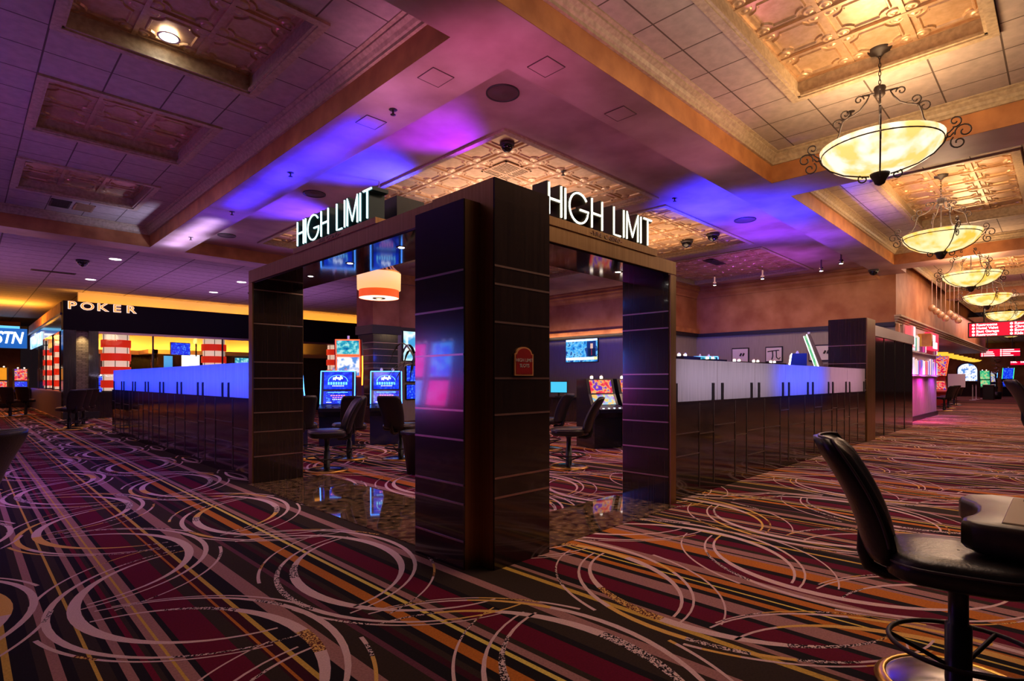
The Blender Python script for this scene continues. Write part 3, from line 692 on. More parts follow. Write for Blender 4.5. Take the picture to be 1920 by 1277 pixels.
# ------------------------------------------------------------------ bowl pendants of the corridor
bowl_m, T, bs = nt('alabaster_glow'); setp(bs, (.75,.55,.25), .4)
n = T.nodes.new('ShaderNodeTexNoise'); n.inputs['Scale'].default_value = 1; n.inputs['Detail'].default_value = 3; T.links.new(coords(T, 5.0), n.inputs['Vector'])
r = T.nodes.new('ShaderNodeValToRGB'); r.color_ramp.elements[0].position = .38; r.color_ramp.elements[1].position = .60
r.color_ramp.elements[0].color = (1,.56,.06,1); r.color_ramp.elements[1].color = (1,.84,.44,1)
T.links.new(n.outputs['Fac'], r.inputs['Fac']); T.links.new(r.outputs['Color'], bs.inputs['Emission Color']); bs.inputs['Emission Strength'].default_value = 1.15
def spiral(c, r0, turns, a0, ax, ay, n=16, grow=.25):
    out = []
    for i in range(n+1):
        q = i/n; a = a0+turns*2*PI*q; rr = r0*(1-(1-grow)*q)
        out.append(Vector(c)+Vector(ax)*math.cos(a)*rr+Vector(ay)*math.sin(a)*rr)
    return out
def make_pendant(label, loc, drop_top):
    t = thing('bowl_pendant', label, 'pendant lamp', loc, 0, None)     # origin at bowl rim centre
    MB().lathe([(.0001,-.075),(.03,-.07),(.05,-.045),(.10,-.03),(.12,0)], 24, (0,0,drop_top)).build('canopy', M['iron'], t)
    ch = MB(); z = drop_top-.05; k = 0
    while z > .66:
        ax = (1,0,0) if k % 2 else (0,1,0)
        ch.tube([Vector((0,0,z-.03))+Vector(ax)*.011*math.cos(a)+Vector((0,0,.030))*math.sin(a) for a in [2*PI*i/10 for i in range(10)]], .0045, 5, 0, True)
        z -= .048; k += 1
    ch.build('chain', M['iron'], t)
    MB().lathe([(.0001,.66),(.055,.66),(.062,.64),(.05,.60),(.055,.57),(.03,.54),(.0001,.53)], 20).build('hub', M['iron'], t)
    MB().tube([(0,0,.55),(0,0,.0)], .010, 8).build('stem', M['iron'], t)
    prof = [(.60,.0),(.597,-.025),(.565,-.10),(.48,-.195),(.34,-.275),(.17,-.322),(.0001,-.335)]
    MB().lathe(prof, 40).build('glass_bowl', bowl_m, t)
    fr = MB(); fr.tube([(.58*math.cos(2*PI*i/48),.58*math.sin(2*PI*i/48),-.055) for i in range(48)], .009, 6, 0, True)
    fr.build('iron_band', M['iron'], t)
    for k in range(4):
        a = R(12+90*k); ax = Vector((math.cos(a),math.sin(a),0)); up = Vector((0,0,1))
        arm = MB()
        pts = spiral(ax*.20+up*.56, .050, -1.1, PI*1.0, ax, up)[::-1]
        P2 = [ax*q[0]+up*q[1] for q in ((.17,.60),(.10,.585),(.13,.52),(.19,.44),(.26,.40),(.31,.385))]
        arm.tube(pts, .008, 6); arm.tube([ax*.05+up*.6]+P2, .009, 6)
        arm.tube(spiral(ax*.33+up*.43, .058, 1.2, -PI/2, ax, up), .008, 6)
        arm.tube(spiral(ax*.41+up*.33, .066, -1.2, PI*.9, ax, up), .008, 6)
        arm.tube([ax*.30+up*.385, ax*.36+up*.36, ax*.385+up*.28, ax*.40+up*.20, ax*.45+up*.10, ax*.53+up*.03, ax*.60+up*.0], .009, 6)
        arm.build('scroll_arm', M['iron'], t)
        rb = MB(); rb.tube([ax*(r_+.012)+up*(z_-.008) for r_, z_ in prof[1:-1]]+[ax*.10+up*-.345], .0085, 6)
        rb.tube(spiral(ax*.75+up*(-.02), .085, -1.2, PI*1.1, ax, up), .008, 6); rb.tube(spiral(ax*.70+up*(-.13), .075, 1.2, PI*.7, ax, up), .008, 6)
        rb.tube(spiral(ax*.67+up*(.10), .065, 1.25, -PI*.6, ax, up), .008, 6)
        rb.tube([ax*.57+up*-.04, ax*.62+up*-.01, ax*.66+up*.03], .008, 6); rb.tube([ax*.57+up*-.06, ax*.63+up*-.055, ax*.66+up*-.02], .008, 6)
        rb.tube(spiral(ax*.16+up*(-.36), .060, -1.2, PI*.6, ax, up), .008, 6)
        rb.build('iron_rib', M['iron'], t)
    MB().lathe([(.09,-.315),(.10,-.325),(.095,-.35),(.06,-.41),(.05,-.44),(.02,-.46),(.0001,-.46)], 16).build('finial', M['iron'], t)
    return t
bright_bowl = bowl_m.copy(); bright_bowl.name = 'alabaster_glow_bright'; bright_bowl.node_tree.nodes['Principled BSDF'].inputs['Emission Strength'].default_value = 1.2
for nd in bright_bowl.node_tree.nodes:
    if nd.type == 'VALTORGB': nd.color_ramp.elements[0].color = (1,.62,.16,1); nd.color_ramp.elements[1].color = (1,.93,.76,1)
p0 = make_pendant('nearest bowl pendant lamp of the corridor, glowing white with iron scrolls', (7.40,1.50,4.02), 1.08)
pe = [c for c in p0.children if c.name.startswith('glass_bowl')][0]
PEND = [(12.75,1.63),(18.0,1.70),(23.0,1.78),(29.5,1.75),(35.0,1.9),(41.0,2.2)]
for k, (x, y) in enumerate(PEND):
    dup(p0, (x,y,4.02), R((14,20,12,20,10,16)[k]), ['second bowl pendant from the camera, amber glass under a gold tin tray','third bowl pendant from the camera, hanging below the dark cross beam','fourth bowl pendant, just above the large red directory sign','fifth bowl pendant, partly behind the large red directory sign','distant bowl pendant above the second red directory','farthest bowl pendant down the corridor'][k])
pe.data = pe.data.copy(); pe.data.materials[0] = bright_bowl
for x, y, p in [(7.4,1.5,72)]+[(x,y,75) for x,y in PEND[:4]]:
    point((x,y,4.25), (1.0,.68,.40), p*1.2, .35)
    spot((x,y,3.5), (x,y,0), (1.0,.68,.42), p*1.1, 150, 1.0, .3)
# ------------------------------------------------------------------ drum pendant in the left opening
t = thing('drum_pendant', 'cream drum pendant lamp with an orange lower band in the left opening', 'pendant lamp', (5.09,8.34,2.75))
MB().lathe([(.335,.13),(.365,.14),(.37,.42),(.36,.42)], 40).build('cream_shade', emit('cream_fabric_lit', (1.0,.58,.20), .95, (.7,.5,.3)), t)
MB().lathe([(.335,.0),(.335,.13)], 40).build('orange_band', emit('orange_fabric_lit', (1.0,.10,.01), .75, (.7,.15,.02)), t)
d = MB().lathe([(.0001,.004),(.335,.004)], 40).build('diffuser', emit('diffuser_lit', (1.0,.80,.66), 1.0), t)
MB().lathe([(.11,.0),(.11,-.008),(.03,-.012),(.015,-.04),(.0001,-.04)], 24).build('bottom_cap', M['chrome'], t)
MB().lathe([(.363,.415),(.368,.44),(.355,.44)], 40).build('rim', M['gold'], t)
for k in range(18):
    a = 2*PI*k/18; u = Vector((math.cos(a),math.sin(a),0))
    MB().tube([u*.35+Vector((0,0,.43)), u*.25+Vector((0,0,.52)), u*.17+Vector((0,0,.64)), u*.13+Vector((0,0,.8))], .008, 5).build('rod', M['inlay'], t)
MB().cyl((0,0), .15, .8, .83).build('top_plate', M['gold'], t); MB().tube([(0,0,.8),(0,0,2.01)], .012, 8).build('stem', M['gold'], t)
point((5.09,8.34,2.68), (1.0,.7,.4), 14, .2)

# ------------------------------------------------------------------ slot machines
S = {}
S['blue'] = screen('blue_game_screen', [(.0,.010,.35),(.0,.02,.6),(.01,.04,.9),(.0,.015,.55),(.06,.22,1.0)], (14,14,14), 1.2, 'NOISE')
S['blue_top'] = screen('blue_title_screen', [(.0,.015,.6),(.0,.02,.8),(.0,.03,.9),(.02,.08,1.0)], (12,12,12), 1.2, 'NOISE')
S['red'] = screen('red_game_screen', [(.25,.0,.10),(.7,.01,.06),(.85,.04,.08),(.9,.45,.1),(.15,.02,.5)], (9,9,9), 1.1, 'NOISE')
S['teal'] = screen('teal_game_screen', [(.0,.12,.35),(.02,.3,.5),(.05,.5,.6),(.4,.8,.8)], (9,9,9), 1.0, 'NOISE')
S['mix'] = screen('mixed_game_screen', [(.05,.05,.7),(.5,.05,.5),(.1,.5,.7),(.9,.5,.1)], (9,9,9), 1.1, 'NOISE')
S['green'] = screen('green_game_screen', [(.02,.25,.35),(.03,.5,.2),(.1,.7,.3),(.6,.7,.3)], (5,5,5), .9, 'NOISE')
S['white'] = screen('arched_screen', [(.15,.3,.6),(.8,.85,1.0),(.9,.9,1.0),(.1,.25,.65)], (4,4,4), 1.2, 'NOISE')
S['bankblue'] = screen('blue_bank_screen', [(.0,.03,.8),(.0,.08,1.0),(.05,.3,1.0)], (5,5,5), 17.0, 'NOISE')
S['bankpink'] = screen('pink_bank_screen', [(.7,.0,.12),(1.0,.0,.35),(.9,.05,.45)], (5,5,5), 13.0, 'NOISE')
led_blue = emit('blue_led', (.06,.28,1.0), 5.0); led_red = emit('red_led', (1.0,.07,.02), 4.0); led_white = emit('white_led', (.9,.95,1.0), 4.0); led_green = emit('green_led', (.05,1.0,.35), 3.0)
sym_w = emit('screen_symbol_white', (.75,.9,1.0), 2.2); sym_c = emit('screen_symbol_cyan', (.15,.65,.9), 1.6); sym_r = emit('screen_symbol_pink', (1.0,.25,.4), 1.4)
cand = emit('candle_lit', (1.0,.86,.70), 3.2); cand_dim = emit('candle_dim', (.5,.4,.6), .5)
cab = mat('slot_cabinet', (.014,.014,.022), .25, 0, .5, .3); cab_blue = mat('slot_cabinet_blue', (.008,.012,.06), .22, 0, .5, .4)
def make_slot(label, loc, rz, top, low, led, h=1.56, w=.70, cabm=None, lit=True, detail=False, group=None):      # faces -y
    t = thing('slot_machine', label, 'slot machine', loc, rz, group); k = (h-.84)/.72; cabm = cabm or cab
    Z = lambda z: .84+(z-.84)*k if z > .84 else z
    prof = [(.38,0),(-.24,0),(-.26,.60),(-.40,.70),(-.40,.77),(-.14,.84),(-.04,Z(1.14)),(.05,h),(.38,h)]
    MB().side(prof, -w/2, w/2).build('cabinet', cabm, t)
    dk = MB().side([(-.42,.705),(-.42,.775),(-.15,.85),(-.15,.80)], -w/2+.02, w/2-.02).build('button_deck', M['black'], t)
    bt = MB()
    for i in range(4): bt.cyl((-.2+.13*i, -.36), .022, .785, .80, 12)
    bt.build('button', sym_w if lit else M['chrome'], dk)
    def slab(name, a, b, m, ww):
        n = Vector((0,-(b[1]-a[1]),b[0]-a[0])).normalized()
        if n.y > 0: n = -n
        A = Vector((0,a[0],a[1])); B = Vector((0,b[0],b[1])); q = [A+Vector((-ww,0,0)),A+Vector((ww,0,0)),B+Vector((ww,0,0)),B+Vector((-ww,0,0))]
        mb = MB(); mb.add([p+n*.014 for p in q]+[p+n*.001 for p in q], [(0,1,2,3),(7,6,5,4),(0,4,5,1),(1,5,6,2),(2,6,7,3),(3,7,4,0)])
        o = mb.build(name, m, t); return o, A, B, n
    ll, A, B, n1 = slab('lower_screen', (-.137,.855), (-.045,Z(1.12)), low, w/2-.07)
    uu, A2, B2, n2 = slab('upper_screen', (-.034,Z(1.165)), (.043,h-.03), top, w/2-.07)
    if led:
        for s_ in (-1,1):
            x = s_*(w/2-.012)
            MB().tube([(x,-.16,.85),(x,-.06,Z(1.14)),(x,.035,h-.005)], .011, 6).build('led_edge', led, t)
        MB().tube([(-w/2+.012,.04,h-.004),(w/2-.012,.04,h-.004)], .010, 6).build('led_edge', led, t)
    if detail:
        def onto(o, P, n, name, pieces):
            U = Vector((1,0,0)); V = (P[1]-P[0]).normalized(); L = (P[1]-P[0]).length
            for nm, m, quads in pieces:
                mb = MB()
                for (x0,x1,y0,y1) in quads:
                    q = [P[0]+U*x0+V*(L*y0)+n*.017, P[0]+U*x1+V*(L*y0)+n*.017, P[0]+U*x1+V*(L*y1)+n*.017, P[0]+U*x0+V*(L*y1)+n*.017]
                    mb.add(q+[p-n*.002 for p in q], [(0,1,2,3),(7,6,5,4),(0,4,5,1),(1,5,6,2),(2,6,7,3),(3,7,4,0)])
                mb.build(nm, m, o)
        rs = random.Random(4)
        arcq = [(.19*math.cos(R(a))-.006,.19*math.cos(R(a))+.006,.45+.36*math.sin(R(a)),.49+.36*math.sin(R(a))) for a in range(0,181,6)]
        onto(uu, (A2,B2), n2, 'u', [('title_arch', sym_c, arcq),
             ('title_letters', sym_c, [(-.2+.05*i,-.165+.05*i,.26,.42) for i in range(8)]),
             ('title_emblem', sym_w, [(-.10+.02*i,-.085+.02*i,.52+.10*rs.random(),.68+.12*rs.random()) for i in range(10)]),
             ('caption', sym_w, [(-.11+.03*i,-.09+.03*i,.17,.21) for i in range(8)])])
        onto(ll, (A,B), n1, 'l', [('symbol_row', sym_r, [(-.14+.05*i,-.105+.05*i,.60,.68) for i in range(6)]+[(-.10+.05*i,-.065+.05*i,.44,.50) for i in range(5)]),
             ('meter_row', sym_w, [(-.10+.035*i,-.08+.035*i,.30,.35) for i in range(6)]+[(-.22,-.12,.08,.12)]), ('jackpot_bar', sym_c, [(-.2,.2,.88,.92)])])
    for x in (-.10,.14):
        c_ = MB().cyl((x,.18), .030, h, h+.05, 12).build('candle_lamp', cand if lit else cand_dim, t)
        MB().cyl((x,.18), .020, h+.05, h+.075, 12).build('candle_cap', M['white'], c_)
    return t
make_slot('blue lit slot machine, left one of the pair seen through the left opening', (5.56,10.70,0), R(-32), S['blue_top'], S['blue'], led_blue, 1.53, .70, cab_blue, False, True)
make_slot('blue lit slot machine, right one of the pair seen through the left opening', (6.40,10.20,0), R(-32), S['blue_top'], S['blue'], led_blue, 1.53, .66, cab_blue, False, True)
make_slot('blue edged slot machine with a red screen, half hidden by the left jamb', (4.66,11.10,0), R(-5), S['red'], S['red'], led_blue, 1.55, .66, cab_blue, False)
t = thing('slot_machine', 'tall red framed slot machine with two teal screens behind the blue pair', 'slot machine', (7.45,13.75,0), R(-38))
MB().side([(.40,0),(-.25,0),(-.27,.62),(-.40,.72),(-.40,.78),(-.12,.86),(.0,1.5),(-.02,2.02),(-.10,2.42),(.0,2.44),(.22,2.1),(.34,1.6)], -.36, .36).build('cabinet', mat('red_cabinet', (.10,.012,.008), .3), t)
for nm, z0, z1, y0, y1, m in (('lower_screen',1.46,1.96,-.035,-.03,S['white']),('upper_screen',2.04,2.40,-.06,-.115,S['teal'])):
    o = MB().side([(y0-.02,z0),(y1-.02,z1),(y1,z1),(y0,z0)], -.29, .29).build(nm, m, t)
    MB().tube([(-.31,y0-.03,z0-.02),(.31,y0-.03,z0-.02),(.31,y1-.03,z1+.02),(-.31,y1-.03,z1+.02)], .018, 6, 0, True).build('red_frame', led_red, o)
MB().tube([(.37,-.06,1.2),(.37,.0,1.6),(.37,-.02,2.0)], .02, 6).build('led_edge', emit('orange_led', (1.0,.25,.02), 4.0), t)
MB().cyl((0,.0), .03, 2.44, 2.54, 12).build('candle_lamp', cand_dim, t)
make_slot('dark slot machine with a red and gold screen seen through the right opening', (9.10,6.60,0), R(-18), S['red'], S['mix'], None, 1.37, .66)
make_slot('slot machine with a pink screen partly hidden by the right jamb', (9.82,6.36,0), R(-18), S['red'], S['mix'], None, 1.37, .66)
CD = [(9.75,5.1,1.74),(10.81,5.05,1.71),(11.98,5.0,1.69),(12.82,4.92,1.69),(13.64,4.85,1.69)]
for k, (x, y, h) in enumerate(CD):
    make_slot(['slot machine whose lit candle shows above the divider nearest the right jamb','slot machine with a lit candle, second behind the right divider','slot machine with a lit candle below the first calligraphy picture','slot machine with a lit candle beside a small blue screen','slot machine with a lit candle below the second calligraphy picture'][k], (x,y+.25,0), R(180), S['mix'], S['blue'], None, h+.05, .66, None, True, False, 'slot machines behind the right divider')
def make_curved(label, loc, rz, h, scr, led, cabm=None):
    t = thing('slot_machine', label, 'slot machine', loc, rz); cabm = cabm or cab
    MB().side([(.40,0),(-.24,0),(-.26,.62),(-.42,.72),(-.42,.78),(-.12,.86),(.06,h*.52),(.10,h*.68),(.20,h*.68),(.40,h*.40)], -.36, .36).build('cabinet', cabm, t)
    MB().side([(.02,h*.62),(-.30,h),(-.22,h+.02),(.14,h*.64)], -.34, .34).build('tilted_screen_housing', cabm, t)
    MB().side([(.015,h*.63),(-.30,h-.01),(-.315,h-.02),(.0,h*.62)], -.31, .31).build('tilted_screen', scr, t)
    for s_ in (-1,1): MB().tube([(s_*.35,.01,h*.62),(s_*.35,-.315,h)], .014, 6).build('led_edge', led, t)
    MB().side([(-.13,.87),(.04,h*.50),(.03,h*.51),(-.145,.875)], -.30, .30).build('lower_screen', scr, t)
    MB().cyl((.0,-.22), .03, h+.01, h+.09, 12).build('candle_lamp', cand_dim, t)
    return t
make_curved('tall slot machine with a white edged tilted screen above the right divider', (17.25,5.0,0), R(203), 2.62, S['green'], led_white, mat('tan_cabinet', (.16,.11,.09), .35))
make_curved('tall dark slot machine beside the end pillar', (18.45,4.45,0), R(203), 2.35, S['mix'], led_white)
make_slot('broad blue glowing slot machine above the right divider', (15.45,5.15,0), R(200), S['blue_top'], S['blue'], led_white, 2.02, .9, mat('blue_lit_cabinet', (.01,.05,.6), .3), False)
make_slot('slot machine with a cyan screen between the two calligraphy pictures', (14.3,6.9,0), R(-45), S['teal'], S['teal'], led_blue, 1.98, .7, cab_blue, False)
point((15.0,5.0,2.5), BLUE, 25, .2)
for k in range(2):
    make_slot('slot machine bank out at the left of the room, mirrored in the corner pillar', (-1.6,8.62+.86*k,0), R(90), (S['bankblue'],S['bankpink'],S['bankblue'])[k], (S['bankpink'],S['bankblue'],S['bankpink'])[k], led_blue, 2.1, .74, None, True, False, 'slot machines outside the frame')

# ------------------------------------------------------------------ televisions, pictures, monitors
def tv(label, loc, rz, w, h, scr, parts=()):      # faces -y
    t = thing('television', label, 'television', loc, rz)
    MB().bbox(-w/2,w/2,.0,.06,-h/2,h/2,.008).build('bezel', M['black'], t)
    MB().box(-w/2+.02,w/2-.02,-.006,.0,-h/2+.025,h/2-.02).build('screen', scr, t)
    for nm, m, (x0,x1,z0,z1) in parts: MB().box(x0,x1,-.010,-.006,z0,z1).build(nm, m, t)
    return t
tvn = screen('news_picture', [(.01,.10,.45),(.03,.28,.7),(.05,.35,.8),(.2,.6,.9),(.01,.06,.3)], (6,6,6), 1.2, 'NOISE')
tw = emit('tv_white', (.75,.9,1.0), 1.6); tb = emit('tv_navy', (.01,.03,.14), 1.0); tsk = emit('tv_skin', (.9,.55,.4), 1.1); ty = emit('tv_yellow', (.9,.8,.25), 1.3)
tv('wall television showing a newscaster on the grey wall', (17.13,13.35,2.49), R(-90), 1.58, .93, tvn,
   [('headline_strip', tw, (-.76,.76,.36,.43)),('studio_panel', tb, (.27,.70,-.25,.34)),('ticker_strip', tw, (-.76,.60,-.37,-.27)),('ticker_tag', ty, (.60,.76,-.37,-.26)),
    ('presenter_face', tsk, (.44,.56,.06,.25)),('presenter_suit', emit('tv_suit', (.01,.015,.05), .6), (.34,.66,-.25,.06)),('presenter_tie', emit('tv_tie', (.5,.03,.06), 1.0), (.485,.515,-.2,.05))])
tv('bright television on the far wall beside the corner pillar', (10.65,15.22,2.45), 0, .95, 1.0, screen('sports_picture', [(.1,.4,.6),(.5,.8,.85),(.8,.95,1.0),(.05,.3,.6)], (2,2,2), 1.3, 'NOISE'))
tv('small dim wall display below the bright television', (10.75,15.22,1.55), 0, .9, .55, S['blue'])
tv('small dim wall display lowest on the far wall', (10.75,15.22,.95), 0, .9, .5, S['blue'])
for k, (x, y, rz) in enumerate(((13.3,12.2,-40),(13.7,11.6,-55),(12.9,12.8,-30))):
    t = thing('desk_monitor', ['dark computer monitor standing on the desk in the right opening','computer monitor with a cyan screen at the right of the desk','computer monitor with a cyan screen at the left of the desk'][k], 'monitor', (x,y,.80), R(rz))
    MB().bbox(-.28,.28,0,.03,.12,.50,.006).build('casing', M['black'], t)
    MB().box(-.26,.26,-.004,.0,.14,.48).build('display', M['blackgloss'] if k == 0 else emit('cyan_display', (.05,.5,.75), 1.1), t)
    MB().box(-.03,.03,.03,.05,.02,.3).build('neck', M['black'], t); MB().bbox(-.12,.12,-.06,.12,0,.02,.005).build('foot', M['black'], t)
t = thing('service_desk', 'dark service desk carrying monitors in the right opening', 'desk', (13.3,12.2,0), R(-42))
MB().bbox(-1.6,1.6,-.45,.45,.76,.80,.01).build('desk_top', M['wood'], t); MB().bbox(-1.5,1.5,-.35,.40,0,.76,.01).build('carcass', M['wood'], t)
for k, (y0, y1) in enumerate(((7.82,8.42),(6.70,7.26),(5.0,5.9))):
    t = thing('calligraphy_picture', ['white framed calligraphy picture, left one on the copper and grey wall','white framed calligraphy picture with a bold black character','white framed picture half hidden by the tall slot machines'][k], 'picture', (19.47,(y0+y1)/2,2.2))
    w = (y1-y0)/2
    MB().bbox(-.03,.03,-w,w,-.26,.27,.008).build('frame', M['black'], t); MB().box(-.036,-.03,-w+.03,w-.03,-.22,.23).build('paper', M['white'], t)
    ink = MB()
    if k == 1:
        ink.tube([(-.04,.2,.10),(-.04,.0,.13),(-.04,-.17,.14)], .018, 6); ink.tube([(-.04,.04,.12),(-.04,.03,-.05),(-.04,.06,-.17)], .020, 6); ink.tube([(-.04,-.08,.13),(-.04,-.09,-.10),(-.04,-.17,-.16),(-.04,-.21,-.10)], .018, 6)
    else:
        ink.tube([(-.04,.0,-.02),(-.04,-.05,.08)], .03, 6); ink.tube([(-.04,-.10,-.02),(-.04,-.14,.08)], .03, 6)
    ink.build('brush_strokes', M['black'], t)
# palm beside the corner pillar
t = thing('potted_palm', 'potted palm with arching leaves behind the corner pillar', 'plant', (4.70,6.60,0)); t.scale = (1.15,1.15,1.22)
MB().lathe([(.0001,0),(.16,0),(.22,.45),(.24,.46),(.24,.5),(.20,.5),(.19,.44),(.0001,.44)], 20).build('pot', M['black'], t)
MB().tube([(0,0,.44),(.02,.01,.9),(.0,.03,1.25)], .025, 8).build('stem', mat('palm_stem', (.05,.035,.015), .7), t)
leaf = mat('palm_leaf', (.020,.035,.012), .45, 0, .5, 0, 8., (.05,.06,.02)); rp = random.Random(11)
for k in range(16):
    a = 2*PI*k/16+rp.uniform(-.2,.2); u = Vector((math.cos(a),math.sin(a),0)); L = rp.uniform(.32,.52); hgt = rp.uniform(.10,.38); sd = Vector((-u.y,u.x,0))
    vs = []; fs = []
    for i in range(9):
        q = i/8; c_ = Vector((0,.03,1.25))+u*L*q+Vector((0,0,hgt*math.sin(q*PI*.62)*1.3-.40*q*q)); w = .022*math.sin(PI*min(1,q*.9+.12))+.001
        vs += [c_-sd*w, c_+Vector((0,0,.006)), c_+sd*w]
    for i in range(8): fs += [(3*i,3*i+1,3*i+4,3*i+3),(3*i+1,3*i+2,3*i+5,3*i+4)]
    MB().add(vs, fs, 0, True).build('leaf', leaf, t)

# ------------------------------------------------------------------ ceiling fittings
def dome(label, x, y, z, s=1.0):
    t = thing('dome_camera', label, 'camera', (x,y,z))
    MB().lathe([(.0001,0),(.11*s,0),(.11*s,-.03*s),(.095*s,-.045*s)], 20).build('housing', M['black_ring'], t)
    MB().lathe([(.092*s,-.04*s),(.085*s,-.08*s),(.05*s,-.12*s),(.0001,-.135*s)], 20).build('smoked_dome', M['blackgloss'], t)
dome('black dome camera on the tin tray above the corner pillar', 5.76, 5.88, 4.87)
dome('black dome camera on the tin tray, left of two above the right opening', 13.0, 6.78, 4.87, 1.4)
dome('black dome camera on the tin tray, right of two above the right opening', 12.85, 6.02, 4.87, 1.4)
dome('black dome camera near the far beam over the poker approach', 2.25, 18.09, 4.46, 1.3)
dome('black dome camera far off above the poker room front', 7.4, 20.6, 4.46, 1.3)
dome('white shelled dome camera at the end of the corridor beam', 18.3, 3.86, 4.46, 1.2)
def ceil_speaker(label, x, y, z, r):
    t = thing('ceiling_speaker', label, 'speaker', (x,y,z))
    MB().lathe([(r*.9,-.004),(r*.93,-.016),(r,-.016),(r,0)], 32).build('rim', M['black_ring'], t); MB().lathe([(.0001,-.010),(r*.2,-.010),(r*.22,-.006),(r*.92,-.006)], 32).build('grille', M['speaker'], t)
ceil_speaker('large round ceiling speaker above the corner pillar', 4.56, 4.73, ZI, .20)
ceil_speaker('round ceiling speaker above the left neon sign, in blue light', 4.59, 9.73, ZI, .20)
ceil_speaker('round ceiling speaker in blue light at the right', 11.84, 4.84, ZI, .22)
ceil_speaker('round ceiling speaker far along the left soffit', 4.45, 14.0, ZI, .20)
def sprinkler(label, x, y, z):
    t = thing('fire_sprinkler', label, 'sprinkler', (x,y,z))
    MB().lathe([(.0001,-.003),(.045,-.003),(.05,0)], 16).build('escutcheon', M['black_ring'], t)
    b = MB(); b.tube([(0,0,0),(0,0,-.06)], .012, 8); b.lathe([(.0001,-.062),(.032,-.060),(.032,-.056)], 12); b.build('head', M['iron'], t)
for k, (x, y, z) in enumerate(((3.53,5.48,ZB),(3.51,8.23,ZB),(3.56,10.91,ZB),(3.56,13.5,ZB),(8.35,2.02,ZC),(7.2,6.0,ZI+.1),(9.5,5.2,ZI))):
    sprinkler(['fire sprinkler nearest the camera on the left beam','second fire sprinkler along the left beam, in blue light','third fire sprinkler along the left beam','fourth fire sprinkler along the left beam, in pale light','fire sprinkler on the acoustic tiles behind the nearest bowl pendant','fire sprinkler on the tin tray above the right neon sign','fire sprinkler between the tin trays at the right'][k], x, y, z)
for k, (x, y) in enumerate(((3.46,4.58),(3.51,5.93),(4.12,3.65),(5.46,3.68))):
    t = thing('access_panel', ['painted access panel on the left beam near the corner','painted access panel farther along the left beam','painted access panel on the right beam near the corner','painted access panel farther along the right beam'][k], 'access panel', (x,y,ZB))
    MB().box(-.13,.13,-.13,.13,-.006,0).build('cover', M['soffit'], t)
    b = MB()
    for q in ((-.135,.135,-.135,-.128),(-.135,.135,.128,.135),(-.135,-.128,-.128,.128),(.128,.135,-.128,.128)): b.box(*q,-.008,-.001)
    b.build('seam', M['speaker'], t)
def vent(label, x, y, z, w, d, m):
    t = thing('ceiling_vent', label, 'vent', (x,y,z)); b = MB()
    for q in ((-w,w,-d,-d+.03),(-w,w,d-.03,d),(-w,-w+.03,-d,d),(w-.03,w,-d,d)): b.box(*q,-.012,0)
    b.build('frame', m, t); s_ = MB(); n = int(2*d/.045)
    for i in range(n): s_.box(-w+.03,w-.03,-d+.03+i*.045,-d+.052+i*.045,-.010,-.002)
    s_.build('slats', m, t); MB().box(-w+.03,w-.03,-d+.03,d-.03,-.001,0).build('duct', M['black'], t)
vent('dark slatted vent at the far end of the left coffer', 1.42, 14.3, ZC, .16, .30, M['black_ring'])
vent('pale slatted vent at the far end of the left coffer', 1.80, 14.3, ZC, .16, .30, M['tin'])
vent('slatted vent in the tin tray above the corner pillar', 6.5, 6.65, ZI+.10, .30, .30, M['tin'])
vent('dark slatted vent over the approach to the poker room', 1.9, 20.6, ZB, .5, .12, M['black_ring'])
vent('dark slatted vent in the violet tin tray', 15.9, 7.4, ZI+.09, .45, .15, M['black_ring'])
def can(label, x, y, z, r, m, power, col=(1,.9,.8)):
    t = thing('recessed_downlight', label, 'downlight', (x,y,z))
    MB().lathe([(r,-.001),(r*1.25,-.010),(r*1.3,0)], 24).build('trim_ring', M['white'], t); MB().cyl((0,0), r, -.006, -.001, 24).build('lens', m, t)
    if power: spot((x,y,z-.03), (x,y,0), col, power, 120, .8, .08)
can('lit round downlight in the nearest tin tray of the left coffer', 1.60, 6.88, ZC+.165, .085, M['lamp'], 45)
for k, (x, y) in enumerate(((2.83,17.33),(2.86,21.38),(6.34,18.56),(6.37,21.42))):
    can(['recessed downlight nearest the far beam','recessed downlight above the poker corner','recessed downlight nearest the left jamb','recessed downlight farthest along the poker front'][k], x, y, ZB, .13, M['lamp_soft'], 30, (.95,.75,.9))
for k, (x, y) in enumerate(((17.49,8.14),(17.43,6.59),(17.34,4.93),(16.6,4.24))):
    t = thing('track_spotlight', ['leftmost of the small white spotlights below the right soffit','second of the small white spotlights below the right soffit','third of the small white spotlights below the right soffit','rightmost small white spotlight below the right soffit'][k], 'spotlight', (x,y,ZI))
    b = MB(); b.lathe([(.02,0),(.02,-.20),(.05,-.22),(.06,-.32),(.045,-.32)], 12); b.build('can', M['chrome'], t); MB().cyl((0,0), .045, -.322, -.315, 12).build('lens', M['lamp'], t)
    spot((x,y,4.35), (19.6,y-.4,3.4), (1.0,.72,.5), 24, 85, .8, .05)

